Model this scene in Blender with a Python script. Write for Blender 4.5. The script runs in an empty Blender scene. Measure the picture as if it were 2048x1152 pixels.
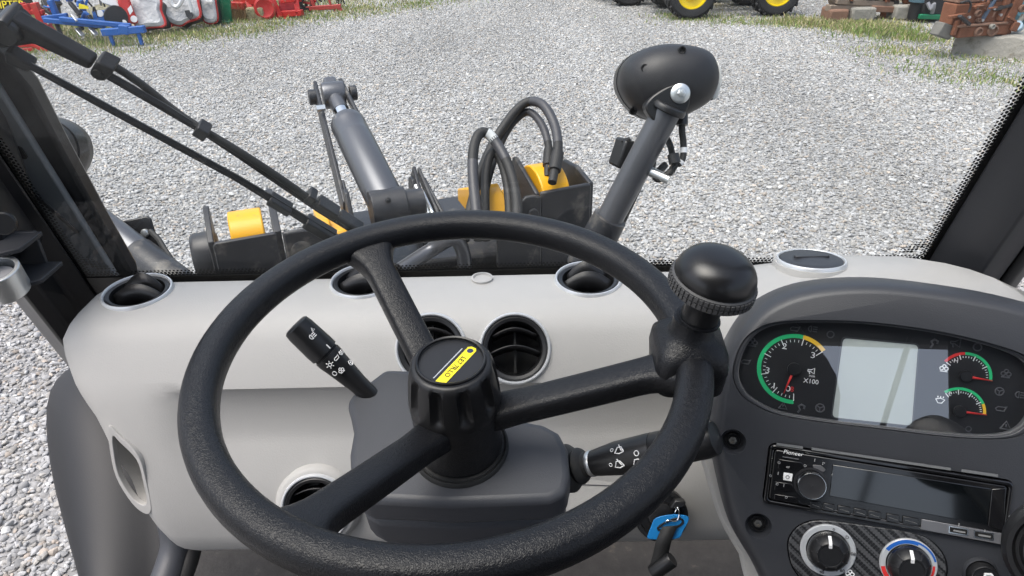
import bpy, bmesh, math, random
import numpy as np
from mathutils import Vector as V, Matrix
random.seed(7); rng = np.random.default_rng(7)
S = bpy.context.scene; COL = S.collection
R_ = math.radians
# ------------------------------------------------------------------ camera
EYE = V((0, 0, 2.1)); PITCH = R_(29.5); ROLL = R_(1.2); FPX = 1450.0
_f = V((0, math.cos(PITCH), -math.sin(PITCH))); _u = V((0, math.sin(PITCH), math.cos(PITCH))); _r = V((1, 0, 0))
CR = _r * math.cos(ROLL) - _u * math.sin(ROLL); CU = _u * math.cos(ROLL) + _r * math.sin(ROLL); CF = _f
cam = bpy.data.cameras.new('camera'); camo = bpy.data.objects.new('camera', cam); COL.objects.link(camo)
cam.sensor_width = 36; cam.lens = 36 * FPX / 2048; cam.clip_start = 0.02; cam.clip_end = 2000
M = Matrix.Identity(4)
for i in range(3):
    M[i][0], M[i][1], M[i][2], M[i][3] = CR[i], CU[i], -CF[i], EYE[i]
camo.matrix_world = M; S.camera = camo
# ------------------------------------------------------------------ sky, sun, exposure (bright overcast day)
SUN_EL, SUN_AZ = R_(68), R_(-115)
w = bpy.data.worlds.new('World'); S.world = w; w.use_nodes = True
nt = w.node_tree; nt.nodes.clear()
sky = nt.nodes.new('ShaderNodeTexSky'); sky.sky_type = 'NISHITA'; sky.sun_disc = False
sky.sun_elevation = SUN_EL; sky.sun_rotation = SUN_AZ; sky.air_density = 1.0; sky.dust_density = 5.0; sky.ozone_density = 1.2
bg = nt.nodes.new('ShaderNodeBackground'); bg.inputs[1].default_value = 0.14
wo = nt.nodes.new('ShaderNodeOutputWorld'); hs = nt.nodes.new('ShaderNodeHueSaturation'); hs.inputs['Saturation'].default_value = 0.72; nt.links.new(sky.outputs[0], hs.inputs['Color']); nt.links.new(hs.outputs[0], bg.inputs[0]); nt.links.new(bg.outputs[0], wo.inputs[0])
sl = bpy.data.lights.new('sun', 'SUN'); sl.energy = 0.95; sl.angle = R_(50); sl.color = (1, 0.985, 0.965)
so = bpy.data.objects.new('sun', sl); COL.objects.link(so)
sd = V((math.sin(SUN_AZ) * math.cos(SUN_EL), math.cos(SUN_AZ) * math.cos(SUN_EL), math.sin(SUN_EL)))
so.rotation_euler = sd.to_track_quat('Z', 'Y').to_euler(); so.location = (0, 0, 20)
S.view_settings.view_transform = 'Standard'; S.view_settings.look = 'None'; S.view_settings.gamma = 1
S.view_settings.exposure = 1.03
S.render.engine = 'CYCLES'; S.cycles.use_denoising = True; S.cycles.max_bounces = 8; S.cycles.transparent_max_bounces = 12
S.cycles.sample_clamp_indirect = 6
# ------------------------------------------------------------------ helpers
def ray(px, py): return CF + CR * ((px - 1024) / FPX) - CU * ((py - 576) / FPX)
def D(px, py, d): return EYE + ray(px, py) * d                       # a point d metres down the lens axis
def PY(px, py, y): r = ray(px, py); return EYE + r * (y / r.y)        # on the upright plane y
def PZ(px, py, z): r = ray(px, py); return EYE + r * ((z - EYE.z) / r.z)
def frame(o, n, x=V((1, 0, 0))):
    n = V(n).normalized(); x = V(x); x = (x - n * x.dot(n)).normalized(); y = n.cross(x)
    m = Matrix.Identity(4)
    for i in range(3): m[i][0], m[i][1], m[i][2], m[i][3] = x[i], y[i], n[i], o[i]
    return m
def PF(px, py, fr, off=0.0):                                          # pixel -> local (u, v) on a frame's plane
    n = fr.col[2].to_3d(); o = fr.col[3].to_3d() + n * off; r = ray(px, py)
    p = EYE + r * ((o - EYE).dot(n) / r.dot(n)); q = fr.inverted() @ p
    return (q.x, q.y)
def crom(pts, k=6, closed=False):                                     # Catmull-Rom smoothing
    P = [V(p) for p in pts]; n = len(P); out = []
    for i in range(n if closed else n - 1):
        if closed: a, b, c, d = P[i - 1], P[i], P[(i + 1) % n], P[(i + 2) % n]
        else: a, b, c, d = P[max(i - 1, 0)], P[i], P[i + 1], P[min(i + 2, n - 1)]
        for j in range(k):
            t = j / k
            out.append(0.5 * ((2 * b) + (c - a) * t + (2 * a - 5 * b + 4 * c - d) * t * t + (3 * b - a - 3 * c + d) * t ** 3))
    if not closed: out.append(P[-1])
    return out
def sm2(pts, k=5): return [(p.x, p.y) for p in crom([V((a, b, 0)) for a, b in pts], k, True)]
def rrect(w, h, r, k=5, cx=0, cy=0):
    o = []
    for sx, sy, a0 in ((1, 1, 0), (-1, 1, 90), (-1, -1, 180), (1, -1, 270)):
        for j in range(k + 1):
            a = R_(a0 + 90 * j / k); o.append((cx + sx * (w / 2 - r) + r * math.cos(a), cy + sy * (h / 2 - r) + r * math.sin(a)))
    return o
class MB:
    def __init__(s): s.v = []; s.f = []
    def add(s, vs, fs):
        b = len(s.v); s.v += [tuple(v) for v in vs]; s.f += [tuple(i + b for i in f) for f in fs]; return s
    def box(s, c, d, m=None):
        vs = [V((c[0] + x * d[0] / 2, c[1] + y * d[1] / 2, c[2] + z * d[2] / 2)) for x in (-1, 1) for y in (-1, 1) for z in (-1, 1)]
        if m: vs = [m @ v for v in vs]
        return s.add(vs, [(0, 1, 3, 2), (4, 6, 7, 5), (0, 4, 5, 1), (2, 3, 7, 6), (0, 2, 6, 4), (1, 5, 7, 3)])
    def bar(s, a, b, wd, h, up=V((0, 0, 1))):                          # box beam from a to b
        a = V(a); b = V(b); z = (b - a); L = z.length
        return s.box((0, 0, L / 2), (wd, h, L), frame(a, z, V(up).cross(z)))
    def prism(s, poly, z0, z1, m=None):
        n = len(poly); vs = [V((x, y, z)) for z in (z0, z1) for x, y in poly]
        if m: vs = [m @ v for v in vs]
        return s.add(vs, [tuple(range(n))[::-1], tuple(range(n, 2 * n))] + [(i, (i + 1) % n, n + (i + 1) % n, n + i) for i in range(n)])
    def ringprism(s, out, inn, z0, z1, m=None):                       # a flat frame between two outlines of equal count
        n = len(out); vs = [V((x, y, z)) for z in (z0, z1) for P in (out, inn) for x, y in P]
        if m: vs = [m @ v for v in vs]
        F = []
        for i in range(n):
            j = (i + 1) % n
            F += [(i, j, n + j, n + i), (2 * n + i, 3 * n + i, 3 * n + j, 2 * n + j), (i, 2 * n + i, 2 * n + j, j), (n + i, n + j, 3 * n + j, 3 * n + i)]
        return s.add(vs, F)
    def tube(s, pts, r, seg=10, closed=False, caps=True, sx=1.0, up=None):
        P = [V(p) for p in pts]; n = len(P); rr = r if hasattr(r, '__len__') else [r] * n
        vs = []; prev = None
        for i in range(n):
            a = P[(i - 1) % n] if (closed or i) else P[0]; b = P[(i + 1) % n] if (closed or i < n - 1) else P[-1]
            t = (b - a).normalized()
            if prev is None: x = t.orthogonal().normalized() if up is None else V(up).cross(t).normalized()
            else: x = (prev - t * prev.dot(t)).normalized()
            prev = x; y = t.cross(x)
            for j in range(seg):
                g = 2 * math.pi * j / seg; vs.append(P[i] + (x * math.cos(g) * sx + y * math.sin(g)) * rr[i])
        F = []
        for i in range(n if closed else n - 1):
            for j in range(seg):
                k = (j + 1) % seg; i2 = (i + 1) % n; F.append((i * seg + j, i * seg + k, i2 * seg + k, i2 * seg + j))
        if caps and not closed: F += [tuple(range(seg))[::-1], tuple((n - 1) * seg + j for j in range(seg))]
        return s.add(vs, F)
    def lathe(s, prof, m=None, seg=32, caps=True, closed=False):       # prof: (radius, height) up the frame's z
        vs = []; n = len(prof)
        for r, h in prof:
            for j in range(seg):
                a = 2 * math.pi * j / seg; v = V((r * math.cos(a), r * math.sin(a), h)); vs.append(m @ v if m else v)
        F = [(i * seg + j, i * seg + (j + 1) % seg, ((i + 1) % n) * seg + (j + 1) % seg, ((i + 1) % n) * seg + j) for i in range(n if closed else n - 1) for j in range(seg)]
        if caps and not closed: F += [tuple(range(seg))[::-1], tuple((n - 1) * seg + j for j in range(seg))]
        return s.add(vs, F)
    def loft(s, rows, capends=True, closed=True):                      # rows of points, each row a closed section
        n = len(rows[0]); vs = [p for r in rows for p in r]; F = []
        for i in range(len(rows) - 1):
            for j in range(n if closed else n - 1):
                k = (j + 1) % n; F.append((i * n + j, i * n + k, (i + 1) * n + k, (i + 1) * n + j))
        if capends and closed: F += [tuple(range(n))[::-1], tuple((len(rows) - 1) * n + j for j in range(n))]
        return s.add(vs, F)
    def build(s, name, mat, parent=None, bevel=0, seg=2, ang=38, sub=0, solid=0, flat=False, local=False, recalc=True):
        me = bpy.data.meshes.new(name); me.from_pydata(s.v, [], s.f)
        if recalc:
            bm = bmesh.new(); bm.from_mesh(me); bmesh.ops.recalc_face_normals(bm, faces=bm.faces); bm.to_mesh(me); bm.free()
        me.materials.append(mat); me.update()
        if not flat: me.shade_smooth(); me.set_sharp_from_angle(angle=R_(ang))
        o = bpy.data.objects.new(name, me); COL.objects.link(o)
        if parent is not None:
            o.parent = parent
            if not local: o.matrix_parent_inverse = PINV[parent.name]
            PINV[o.name] = Matrix.Identity(4)
        else: PINV[o.name] = Matrix.Identity(4)
        if parent is not None and not local: PINV[o.name] = Matrix.Identity(4)
        if solid: q = o.modifiers.new('solid', 'SOLIDIFY'); q.thickness = solid; q.offset = 0
        if bevel: q = o.modifiers.new('bevel', 'BEVEL'); q.width = bevel; q.segments = seg; q.limit_method = 'ANGLE'; q.angle_limit = R_(40); q.harden_normals = False
        if sub: q = o.modifiers.new('sub', 'SUBSURF'); q.levels = sub; q.render_levels = sub
        return o
PINV = {}
def tag(o, label=None, cat=None, group=None, kind=None):
    if label: o['label'] = label
    if cat: o['category'] = cat
    if group: o['group'] = group
    if kind: o['kind'] = kind
    return o
def thing(name, label, cat, loc=(0, 0, 0), rz=0, group=None):
    o = bpy.data.objects.new(name, None); COL.objects.link(o); o.location = loc; o.rotation_euler = (0, 0, rz); o.empty_display_size = 0.05
    PINV[o.name] = (Matrix.Translation(V(loc)) @ Matrix.Rotation(rz, 4, 'Z')).inverted()
    return tag(o, label, cat, group)
def cut(o, mbs):                                                      # subtract closed shapes from a mesh, then throw the cutters away
    for m in mbs:
        c = m.build('cutter', o.data.materials[0])
        q = o.modifiers.new('cut', 'BOOLEAN'); q.operation = 'DIFFERENCE'; q.solver = 'MANIFOLD'; q.object = c
        dg = bpy.context.evaluated_depsgraph_get(); me = bpy.data.meshes.new_from_object(o.evaluated_get(dg))
        o.modifiers.clear(); bpy.data.objects.remove(c)
        if len(me.polygons) > 0.7 * len(o.data.polygons): o.data = me
        else: print('CUT FAILED', o.name, len(me.polygons))
        me = o.data
    me.shade_smooth(); me.set_sharp_from_angle(angle=R_(38))
    return o
def text(s, size, m, name, mat, parent, ext=0.0002, ax='CENTER', sx=1.0, shear=0.0):
    cu = bpy.data.curves.new('t', 'FONT'); cu.body = s; cu.size = size; cu.align_x = ax; cu.align_y = 'CENTER'; cu.extrude = ext; cu.shear = shear
    cu.resolution_u = 3
    t = bpy.data.objects.new('t', cu); COL.objects.link(t)
    dg = bpy.context.evaluated_depsgraph_get(); me = bpy.data.meshes.new_from_object(t.evaluated_get(dg))
    bpy.data.objects.remove(t); bpy.data.curves.remove(cu)
    me.transform(m @ Matrix.Diagonal((sx, 1, 1, 1))); me.materials.clear(); me.materials.append(mat)
    o = bpy.data.objects.new(name, me); COL.objects.link(o); o.parent = parent; o.matrix_parent_inverse = PINV.get(parent.name, Matrix.Identity(4)); PINV[o.name] = Matrix.Identity(4)
    return o
# ------------------------------------------------------------------ materials
def mat(name, col, rough=0.5, metal=0.0, bump=None, coat=0.0, var=0.0, vscale=6.0, spec=0.5, rvar=0.0, dirt=None):
    m = bpy.data.materials.new(name); m.use_nodes = True; t = m.node_tree; b = t.nodes['Principled BSDF']; L = t.links.new
    b.inputs['Base Color'].default_value = (*col, 1); b.inputs['Roughness'].default_value = rough; b.inputs['Metallic'].default_value = metal
    b.inputs['Coat Weight'].default_value = coat; b.inputs['Coat Roughness'].default_value = 0.08; b.inputs['Specular IOR Level'].default_value = spec
    tc = t.nodes.new('ShaderNodeTexCoord')
    if var or rvar or dirt:
        n = t.nodes.new('ShaderNodeTexNoise'); n.inputs['Scale'].default_value = vscale; n.inputs['Detail'].default_value = 6; n.inputs['Roughness'].default_value = 0.65
        L(tc.outputs['Object'], n.inputs['Vector'])
    if var:
        x = t.nodes.new('ShaderNodeMix'); x.data_type = 'RGBA'; x.inputs[6].default_value = (*[c * (1 - var) for c in col], 1); x.inputs[7].default_value = (*[min(1, c * (1 + var)) for c in col], 1)
        L(n.outputs['Fac'], x.inputs[0]); L(x.outputs[2], b.inputs['Base Color'])
    if dirt:                                                          # (colour, threshold) patches of dust or rust
        rp = t.nodes.new('ShaderNodeValToRGB'); rp.color_ramp.elements[0].position = dirt[1]; rp.color_ramp.elements[1].position = min(1, dirt[1] + 0.14)
        L(n.outputs['Fac'], rp.inputs[0]); x2 = t.nodes.new('ShaderNodeMix'); x2.data_type = 'RGBA'
        x2.inputs[7].default_value = (*dirt[0], 1); x2.inputs[6].default_value = (*col, 1); L(rp.outputs[0], x2.inputs[0])
        if var: L(x.outputs[2], x2.inputs[6])
        L(x2.outputs[2], b.inputs['Base Color'])
    if rvar:
        mr = t.nodes.new('ShaderNodeMapRange'); mr.inputs[3].default_value = rough - rvar; mr.inputs[4].default_value = rough + rvar
        L(n.outputs['Fac'], mr.inputs[0]); L(mr.outputs[0], b.inputs['Roughness'])
    if bump:
        kind, sc, st, di = bump; bp = t.nodes.new('ShaderNodeBump'); bp.inputs['Strength'].default_value = st; bp.inputs['Distance'].default_value = di
        if kind == 'noise':
            q = t.nodes.new('ShaderNodeTexNoise'); q.inputs['Scale'].default_value = sc; q.inputs['Detail'].default_value = 4; L(tc.outputs['Object'], q.inputs['Vector']); L(q.outputs['Fac'], bp.inputs['Height'])
        else:                                                         # leather: wrinkled cells
            d = t.nodes.new('ShaderNodeTexNoise'); d.inputs['Scale'].default_value = sc * 0.5; L(tc.outputs['Object'], d.inputs['Vector'])
            ad = t.nodes.new('ShaderNodeMix'); ad.data_type = 'VECTOR'; ad.inputs[0].default_value = 0.010; L(tc.outputs['Object'], ad.inputs[4]); L(d.outputs['Color'], ad.inputs[5])
            q = t.nodes.new('ShaderNodeTexVoronoi'); q.feature = 'DISTANCE_TO_EDGE'; q.inputs['Scale'].default_value = sc; L(ad.outputs[1], q.inputs['Vector'])
            rp = t.nodes.new('ShaderNodeMapRange'); rp.inputs[2].default_value = 0.25; L(q.outputs['Distance'], rp.inputs[0]); L(rp.outputs[0], bp.inputs['Height'])
        L(bp.outputs[0], b.inputs['Normal'])
    return m
m_dash = mat('dash_plastic', (0.42, 0.41, 0.392), 0.52, bump=('noise', 520, 0.35, 0.0009), var=0.05, vscale=3, rvar=0.04)
m_char = mat('charcoal_plastic', (0.036, 0.038, 0.044), 0.43, bump=('noise', 1100, 0.3, 0.0005), var=0.08, vscale=5, rvar=0.06)
m_col = mat('column_plastic', (0.054, 0.057, 0.066), 0.46, bump=('noise', 1100, 0.3, 0.0005), var=0.06, vscale=6)
m_leather = mat('wheel_grain', (0.0095, 0.010, 0.012), 0.33, bump=('leather', 420, 0.28, 0.0006), var=0.2, vscale=14, rvar=0.07, spec=0.32)
m_black = mat('black_plastic', (0.013, 0.013, 0.014), 0.35, var=0.1)
m_cap = mat('cap_plastic', (0.011, 0.011, 0.012), 0.40, bump=('noise', 1500, 0.12, 0.0003))
m_rubber = mat('rubber', (0.02, 0.02, 0.02), 0.6, bump=('noise', 300, 0.2, 0.001), var=0.2, vscale=20)
m_gripgrey = mat('grip_rubber', (0.06, 0.06, 0.062), 0.6)
m_gloss = mat('gloss_black', (0.006, 0.006, 0.007), 0.10, coat=0.5)
m_void = mat('vent_black', (0.006, 0.006, 0.006), 0.6)
m_silver = mat('silver_trim', (0.66, 0.675, 0.69), 0.30, 0.4)
m_zinc = mat('zinc', (0.70, 0.72, 0.72), 0.35, 0.9, var=0.1, vscale=60)
m_white = mat('white_print', (0.88, 0.88, 0.88), 0.5)
m_grey = mat('grey_print', (0.09, 0.09, 0.10), 0.5)
m_pillar = mat('pillar_paint', (0.013, 0.013, 0.0145), 0.34, bump=('noise', 250, 0.06, 0.0008), var=0.12, vscale=9, rvar=0.08)
m_pillar2 = mat('pillar_cover', (0.030, 0.031, 0.035), 0.55, bump=('noise', 700, 0.2, 0.0005))
m_wiper = mat('wiper_black', (0.011, 0.011, 0.012), 0.45, bump=('noise', 250, 0.06, 0.0008), var=0.15, vscale=9, spec=0.32)
m_frit = mat('frit', (0.004, 0.004, 0.004), 0.35)
m_blacksteel = mat('loader_paint', (0.026, 0.027, 0.031), 0.42, bump=('noise', 120, 0.08, 0.0015), var=0.25, vscale=14, rvar=0.12, dirt=((0.13, 0.12, 0.105), 0.56))
m_barrel = mat('cylinder_paint', (0.12, 0.124, 0.136), 0.30, 0.5, var=0.05, vscale=5, rvar=0.03)
m_chrome = mat('chrome', (0.80, 0.82, 0.83), 0.12, 1.0)
m_yellow = mat('loader_yellow', (0.80, 0.40, 0.008), 0.35, var=0.1, vscale=12, coat=0.2, dirt=((0.30, 0.19, 0.07), 0.62))
m_lcd = mat('lcd', (0.50, 0.54, 0.51), 0.4)
m_green = mat('dial_green', (0.02, 0.55, 0.20), 0.5); m_amber = mat('dial_amber', (0.85, 0.52, 0.03), 0.5); m_red = mat('dial_red', (0.70, 0.03, 0.03), 0.5)
m_sticker = mat('sticker_yellow', (0.85, 0.70, 0.02), 0.4); m_blue = mat('key_tag_blue', (0.01, 0.20, 0.52), 0.4); m_dialblue = mat('dial_blue', (0.015, 0.12, 0.48), 0.4)
m_mat = mat('floor_mat', (0.05, 0.047, 0.044), 0.9, bump=('noise', 180, 0.6, 0.002), var=0.5, vscale=40, dirt=((0.11, 0.098, 0.08), 0.62))
def glass_mat(name, tint, ior=1.45, rough=0.0, g=1.0, dust=0.0):
    m = bpy.data.materials.new(name); m.use_nodes = True; t = m.node_tree; t.nodes.clear(); L = t.links.new
    tr = t.nodes.new('ShaderNodeBsdfTransparent'); tr.inputs[0].default_value = (*tint, 1)
    gl = t.nodes.new('ShaderNodeBsdfGlossy'); gl.inputs['Roughness'].default_value = rough; gl.inputs[0].default_value = (g, g, g, 1)
    fr = t.nodes.new('ShaderNodeFresnel'); fr.inputs[0].default_value = ior
    mx = t.nodes.new('ShaderNodeMixShader'); o = t.nodes.new('ShaderNodeOutputMaterial')
    ge = t.nodes.new('ShaderNodeNewGeometry'); iv = t.nodes.new('ShaderNodeMath'); iv.operation = 'SUBTRACT'; iv.inputs[0].default_value = 1; L(ge.outputs['Backfacing'], iv.inputs[1])
    ml = t.nodes.new('ShaderNodeMath'); ml.operation = 'MULTIPLY'; L(fr.outputs[0], ml.inputs[0]); L(iv.outputs[0], ml.inputs[1])
    L(ml.outputs[0], mx.inputs[0]); L(tr.outputs[0], mx.inputs[1]); L(gl.outputs[0], mx.inputs[2])
    if dust:                                                          # thin uneven film of dust
        tc = t.nodes.new('ShaderNodeTexCoord'); nz_ = t.nodes.new('ShaderNodeTexNoise'); nz_.inputs['Scale'].default_value = 5; nz_.inputs['Detail'].default_value = 9; nz_.inputs['Roughness'].default_value = 0.75; L(tc.outputs['Object'], nz_.inputs['Vector'])
        mr_ = t.nodes.new('ShaderNodeMapRange'); mr_.inputs[1].default_value = 0.42; mr_.inputs[2].default_value = 0.75; mr_.inputs[3].default_value = 0; mr_.inputs[4].default_value = dust; L(nz_.outputs['Fac'], mr_.inputs[0])
        df = t.nodes.new('ShaderNodeBsdfDiffuse'); df.inputs[0].default_value = (0.55, 0.53, 0.5, 1); mx2 = t.nodes.new('ShaderNodeMixShader'); L(mr_.outputs[0], mx2.inputs[0]); L(mx.outputs[0], mx2.inputs[1]); L(df.outputs[0], mx2.inputs[2]); L(mx2.outputs[0], o.inputs[0])
    else: L(mx.outputs[0], o.inputs[0])
    return m
m_glass = glass_mat('windscreen_glass', (0.97, 0.985, 0.98), 1.28, dust=0.045); m_cover = glass_mat('cluster_cover', (0.95, 0.96, 0.97), 2.35)
# ------------------------------------------------------------------ ground and gravel
def ground_material(name, c1, c2, c3, sc):
    m = bpy.data.materials.new(name); m.use_nodes = True; t = m.node_tree; b = t.nodes['Principled BSDF']; L = t.links.new
    tc = t.nodes.new('ShaderNodeTexCoord'); vo = t.nodes.new('ShaderNodeTexVoronoi'); vo.inputs['Scale'].default_value = sc; L(tc.outputs['Object'], vo.inputs['Vector'])
    n = t.nodes.new('ShaderNodeTexNoise'); n.inputs['Scale'].default_value = 0.6; n.inputs['Detail'].default_value = 8; L(tc.outputs['Object'], n.inputs['Vector'])
    r = t.nodes.new('ShaderNodeValToRGB'); e = r.color_ramp.elements; e[0].color = (*c1, 1); e[1].color = (*c2, 1); e[0].position = 0.3; e[1].position = 0.75
    sp = t.nodes.new('ShaderNodeSeparateColor'); L(vo.outputs['Color'], sp.inputs[0]); L(sp.outputs[0], r.inputs[0])
    mx = t.nodes.new('ShaderNodeMix'); mx.data_type = 'RGBA'; mx.inputs[7].default_value = (*c3, 1); L(n.outputs['Fac'], mx.inputs[0]); L(r.outputs[0], mx.inputs[6]); L(mx.outputs[2], b.inputs['Base Color'])
    b.inputs['Roughness'].default_value = 0.9
    bp = t.nodes.new('ShaderNodeBump'); bp.inputs['Strength'].default_value = 0.8; bp.inputs['Distance'].default_value = 0.02; L(vo.outputs['Distance'], bp.inputs['Height']); bp.invert = True; L(bp.outputs[0], b.inputs['Normal'])
    return m
m_ground = ground_material('ground_gravel', (0.20, 0.20, 0.20), (0.37, 0.37, 0.37), (0.28, 0.277, 0.27), 34)
gm = MB(); N = 40
gm.add([(x * 20 - 400, y * 20 - 400, 0) for y in range(N + 1) for x in range(N + 1)], [(y * (N + 1) + x, y * (N + 1) + x + 1, (y + 1) * (N + 1) + x + 1, (y + 1) * (N + 1) + x) for y in range(N) for x in range(N)])
tag(gm.build('ground', m_ground), kind='structure')
# crushed stone: one patch of modelled stones, laid out in turned copies
def ico1():
    bm = bmesh.new(); bmesh.ops.create_icosphere(bm, subdivisions=2, radius=1); bm.verts.ensure_lookup_table()
    v = np.array([x.co[:] for x in bm.verts]); f = np.array([[y.index for y in x.verts] for x in bm.faces]); bm.free(); return v, f
IV, IF = ico1(); TILE = 1.7; NS = 10500
vs = np.empty((NS, len(IV), 3), np.float32); cols = np.empty((NS, 3), np.float32)
gn = int(math.sqrt(NS))
for i in range(NS):
    k = rng.normal(size=(5, 3)); k /= np.linalg.norm(k, axis=1)[:, None]
    v = IV.copy()
    for q in k:                                                       # planes knock the corners off
        d = v @ q; lim = rng.uniform(0.5, 0.8); over = np.maximum(d - lim, 0); v -= over[:, None] * q * 0.85
    sz = min(0.0086 * rng.lognormal(0, 0.34), 0.019); ax = np.array([rng.uniform(1.0, 1.7), rng.uniform(0.75, 1.1), rng.uniform(0.55, 0.85)]) * sz
    v = v * ax; t1 = rng.normal(0, 0.35); a = rng.uniform(0, 6.283)
    rx = np.array([[1, 0, 0], [0, math.cos(t1), -math.sin(t1)], [0, math.sin(t1), math.cos(t1)]]); rz = np.array([[math.cos(a), -math.sin(a), 0], [math.sin(a), math.cos(a), 0], [0, 0, 1]])
    v = v @ rx.T @ rz.T
    p = np.array([rng.uniform(-TILE / 2, TILE / 2), rng.uniform(-TILE / 2, TILE / 2), ax[2] * rng.uniform(0.1, 0.7) + (rng.random() < 0.25) * 0.006])
    vs[i] = v + p
    g = np.clip(rng.normal(0.345, 0.06), 0.16, 0.54); r = rng.random()
    tint = (1.0, 1.0, 0.995) if r < 0.64 else ((1.04, 1.0, 0.93) if r < 0.90 else (1.12, 0.98, 0.84))
    if r > 0.965: g = rng.uniform(0.48, 0.60); tint = (1, 1, 0.98)
    cols[i] = [g * c for c in tint]
nv = len(IV); F = (IF[None] + (np.arange(NS) * nv)[:, None, None]).reshape(-1, 3)
gme = bpy.data.meshes.new('gravel'); gme.vertices.add(NS * nv); gme.vertices.foreach_set('co', vs.reshape(-1))
gme.loops.add(F.size); gme.loops.foreach_set('vertex_index', F.reshape(-1).astype(np.int32)); gme.polygons.add(len(F)); gme.polygons.foreach_set('loop_start', np.arange(0, F.size, 3, dtype=np.int32))
gme.update(); ca = gme.attributes.new('stone', 'FLOAT_COLOR', 'POINT'); ca.data.foreach_set('color', np.concatenate([np.repeat(cols, nv, 0), np.ones((NS * nv, 1), np.float32)], 1).reshape(-1).astype(np.float32))
gme.shade_smooth(); gme.set_sharp_from_angle(angle=R_(30))
m_stone = bpy.data.materials.new('stone'); m_stone.use_nodes = True; t = m_stone.node_tree; b = t.nodes['Principled BSDF']; at = t.nodes.new('ShaderNodeAttribute'); at.attribute_name = 'stone'
tcx = t.nodes.new('ShaderNodeTexCoord'); nz = t.nodes.new('ShaderNodeTexNoise'); nz.inputs['Scale'].default_value = 120; t.links.new(tcx.outputs['Object'], nz.inputs['Vector'])
mr = t.nodes.new('ShaderNodeMapRange'); mr.inputs[3].default_value = 0.75; mr.inputs[4].default_value = 1.25; t.links.new(nz.outputs['Fac'], mr.inputs[0])
mm = t.nodes.new('ShaderNodeVectorMath'); mm.operation = 'SCALE'; t.links.new(at.outputs['Color'], mm.inputs[0]); gp_ = t.nodes.new('ShaderNodeNewGeometry'); nw = t.nodes.new('ShaderNodeTexNoise'); nw.inputs['Scale'].default_value = 0.55; nw.inputs['Detail'].default_value = 5; mpw = t.nodes.new('ShaderNodeMapping'); mpw.inputs['Scale'].default_value = (1.0, 0.28, 1.0); mpw.inputs['Rotation'].default_value = (0, 0, 0.35); t.links.new(gp_.outputs['Position'], mpw.inputs[0]); t.links.new(mpw.outputs[0], nw.inputs['Vector']); mw = t.nodes.new('ShaderNodeMapRange'); mw.inputs[1].default_value = 0.3; mw.inputs[2].default_value = 0.7; mw.inputs[3].default_value = 0.80; mw.inputs[4].default_value = 1.14; t.links.new(nw.outputs['Fac'], mw.inputs[0]); mz = t.nodes.new('ShaderNodeMath'); mz.operation = 'MULTIPLY'; t.links.new(mr.outputs[0], mz.inputs[0]); t.links.new(mw.outputs[0], mz.inputs[1]); t.links.new(mz.outputs[0], mm.inputs['Scale']); t.links.new(mm.outputs[0], b.inputs['Base Color']); b.inputs['Roughness'].default_value = 0.75
gme.materials.append(m_stone); go = bpy.data.objects.new('gravel', gme); COL.objects.link(go); tag(go, 'loose grey crushed stone covering the whole yard', 'gravel', kind='stuff')
ng = bpy.data.node_groups.new('lay_gravel', 'GeometryNodeTree'); ng.interface.new_socket('Geometry', in_out='INPUT', socket_type='NodeSocketGeometry'); ng.interface.new_socket('Geometry', in_out='OUTPUT', socket_type='NodeSocketGeometry')
gi = ng.nodes.new('NodeGroupInput'); gq = ng.nodes.new('NodeGroupOutput'); gg = ng.nodes.new('GeometryNodeMeshGrid'); NX, NY = 15, 11
gg.inputs['Size X'].default_value = TILE * (NX - 1); gg.inputs['Size Y'].default_value = TILE * (NY - 1); gg.inputs['Vertices X'].default_value = NX; gg.inputs['Vertices Y'].default_value = NY
tr = ng.nodes.new('GeometryNodeTransform'); tr.inputs['Translation'].default_value = (0, 9.0, 0)
ip = ng.nodes.new('GeometryNodeInstanceOnPoints'); rv = ng.nodes.new('FunctionNodeRandomValue'); rv.data_type = 'INT'; rv.inputs['Min'].default_value = 0; rv.inputs['Max'].default_value = 3; rv.inputs['Seed'].default_value = 5
mu = ng.nodes.new('ShaderNodeMath'); mu.operation = 'MULTIPLY'; mu.inputs[1].default_value = math.pi / 2; cx = ng.nodes.new('ShaderNodeCombineXYZ')
L = ng.links.new; L(gg.outputs[0], tr.inputs[0]); L(tr.outputs[0], ip.inputs['Points']); L(gi.outputs[0], ip.inputs['Instance']); L([o for o in rv.outputs if o.type == 'INT'][0], mu.inputs[0]); L(mu.outputs[0], cx.inputs[2]); L(cx.outputs[0], ip.inputs['Rotation']); L(ip.outputs[0], gq.inputs[0])
go.modifiers.new('lay', 'NODES').node_group = ng
# ------------------------------------------------------------------ the cab: pillars, windscreen, roof and rear wall
PD = V((0, math.sin(R_(19)), -math.cos(R_(19))))                       # down along the pillars
WS = frame(EYE + V((0, 0.955, -0.52)), V((0, math.cos(R_(19)), math.sin(R_(19)))), V((1, 0, 0)))   # windscreen: z outwards, y up the glass
cab = thing('loader_cab', 'black steel cab frame with pillars, windscreen and door catch around the driver', 'vehicle cab', EYE + V((0, 0.4, -1.3)))
def ws_pts(lst, off): return [PF(a, b, WS, off) for a, b in lst]
def pillar(name, lines, m, y0=-0.95, y1=0.35, bev=0.004):
    # lines: ((px, py), offset) one point on each long edge; edges run parallel up the glass
    sec = [(PF(*p, WS, o)[0], o) for p, o in lines]; mb = MB()
    mb.loft([[WS @ V((u, y, w)) for u, w in sec] for y in (y0, y1)])
    return mb.build(name, m, cab, bevel=bev, seg=2)
gl = MB(); gl.prism([(-0.70, 0.03), (0.70, 0.03), (0.70, -0.95), (-0.70, -0.95)], 0.0, 0.005, WS); wsg = gl.build('windscreen', m_glass, cab)
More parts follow.
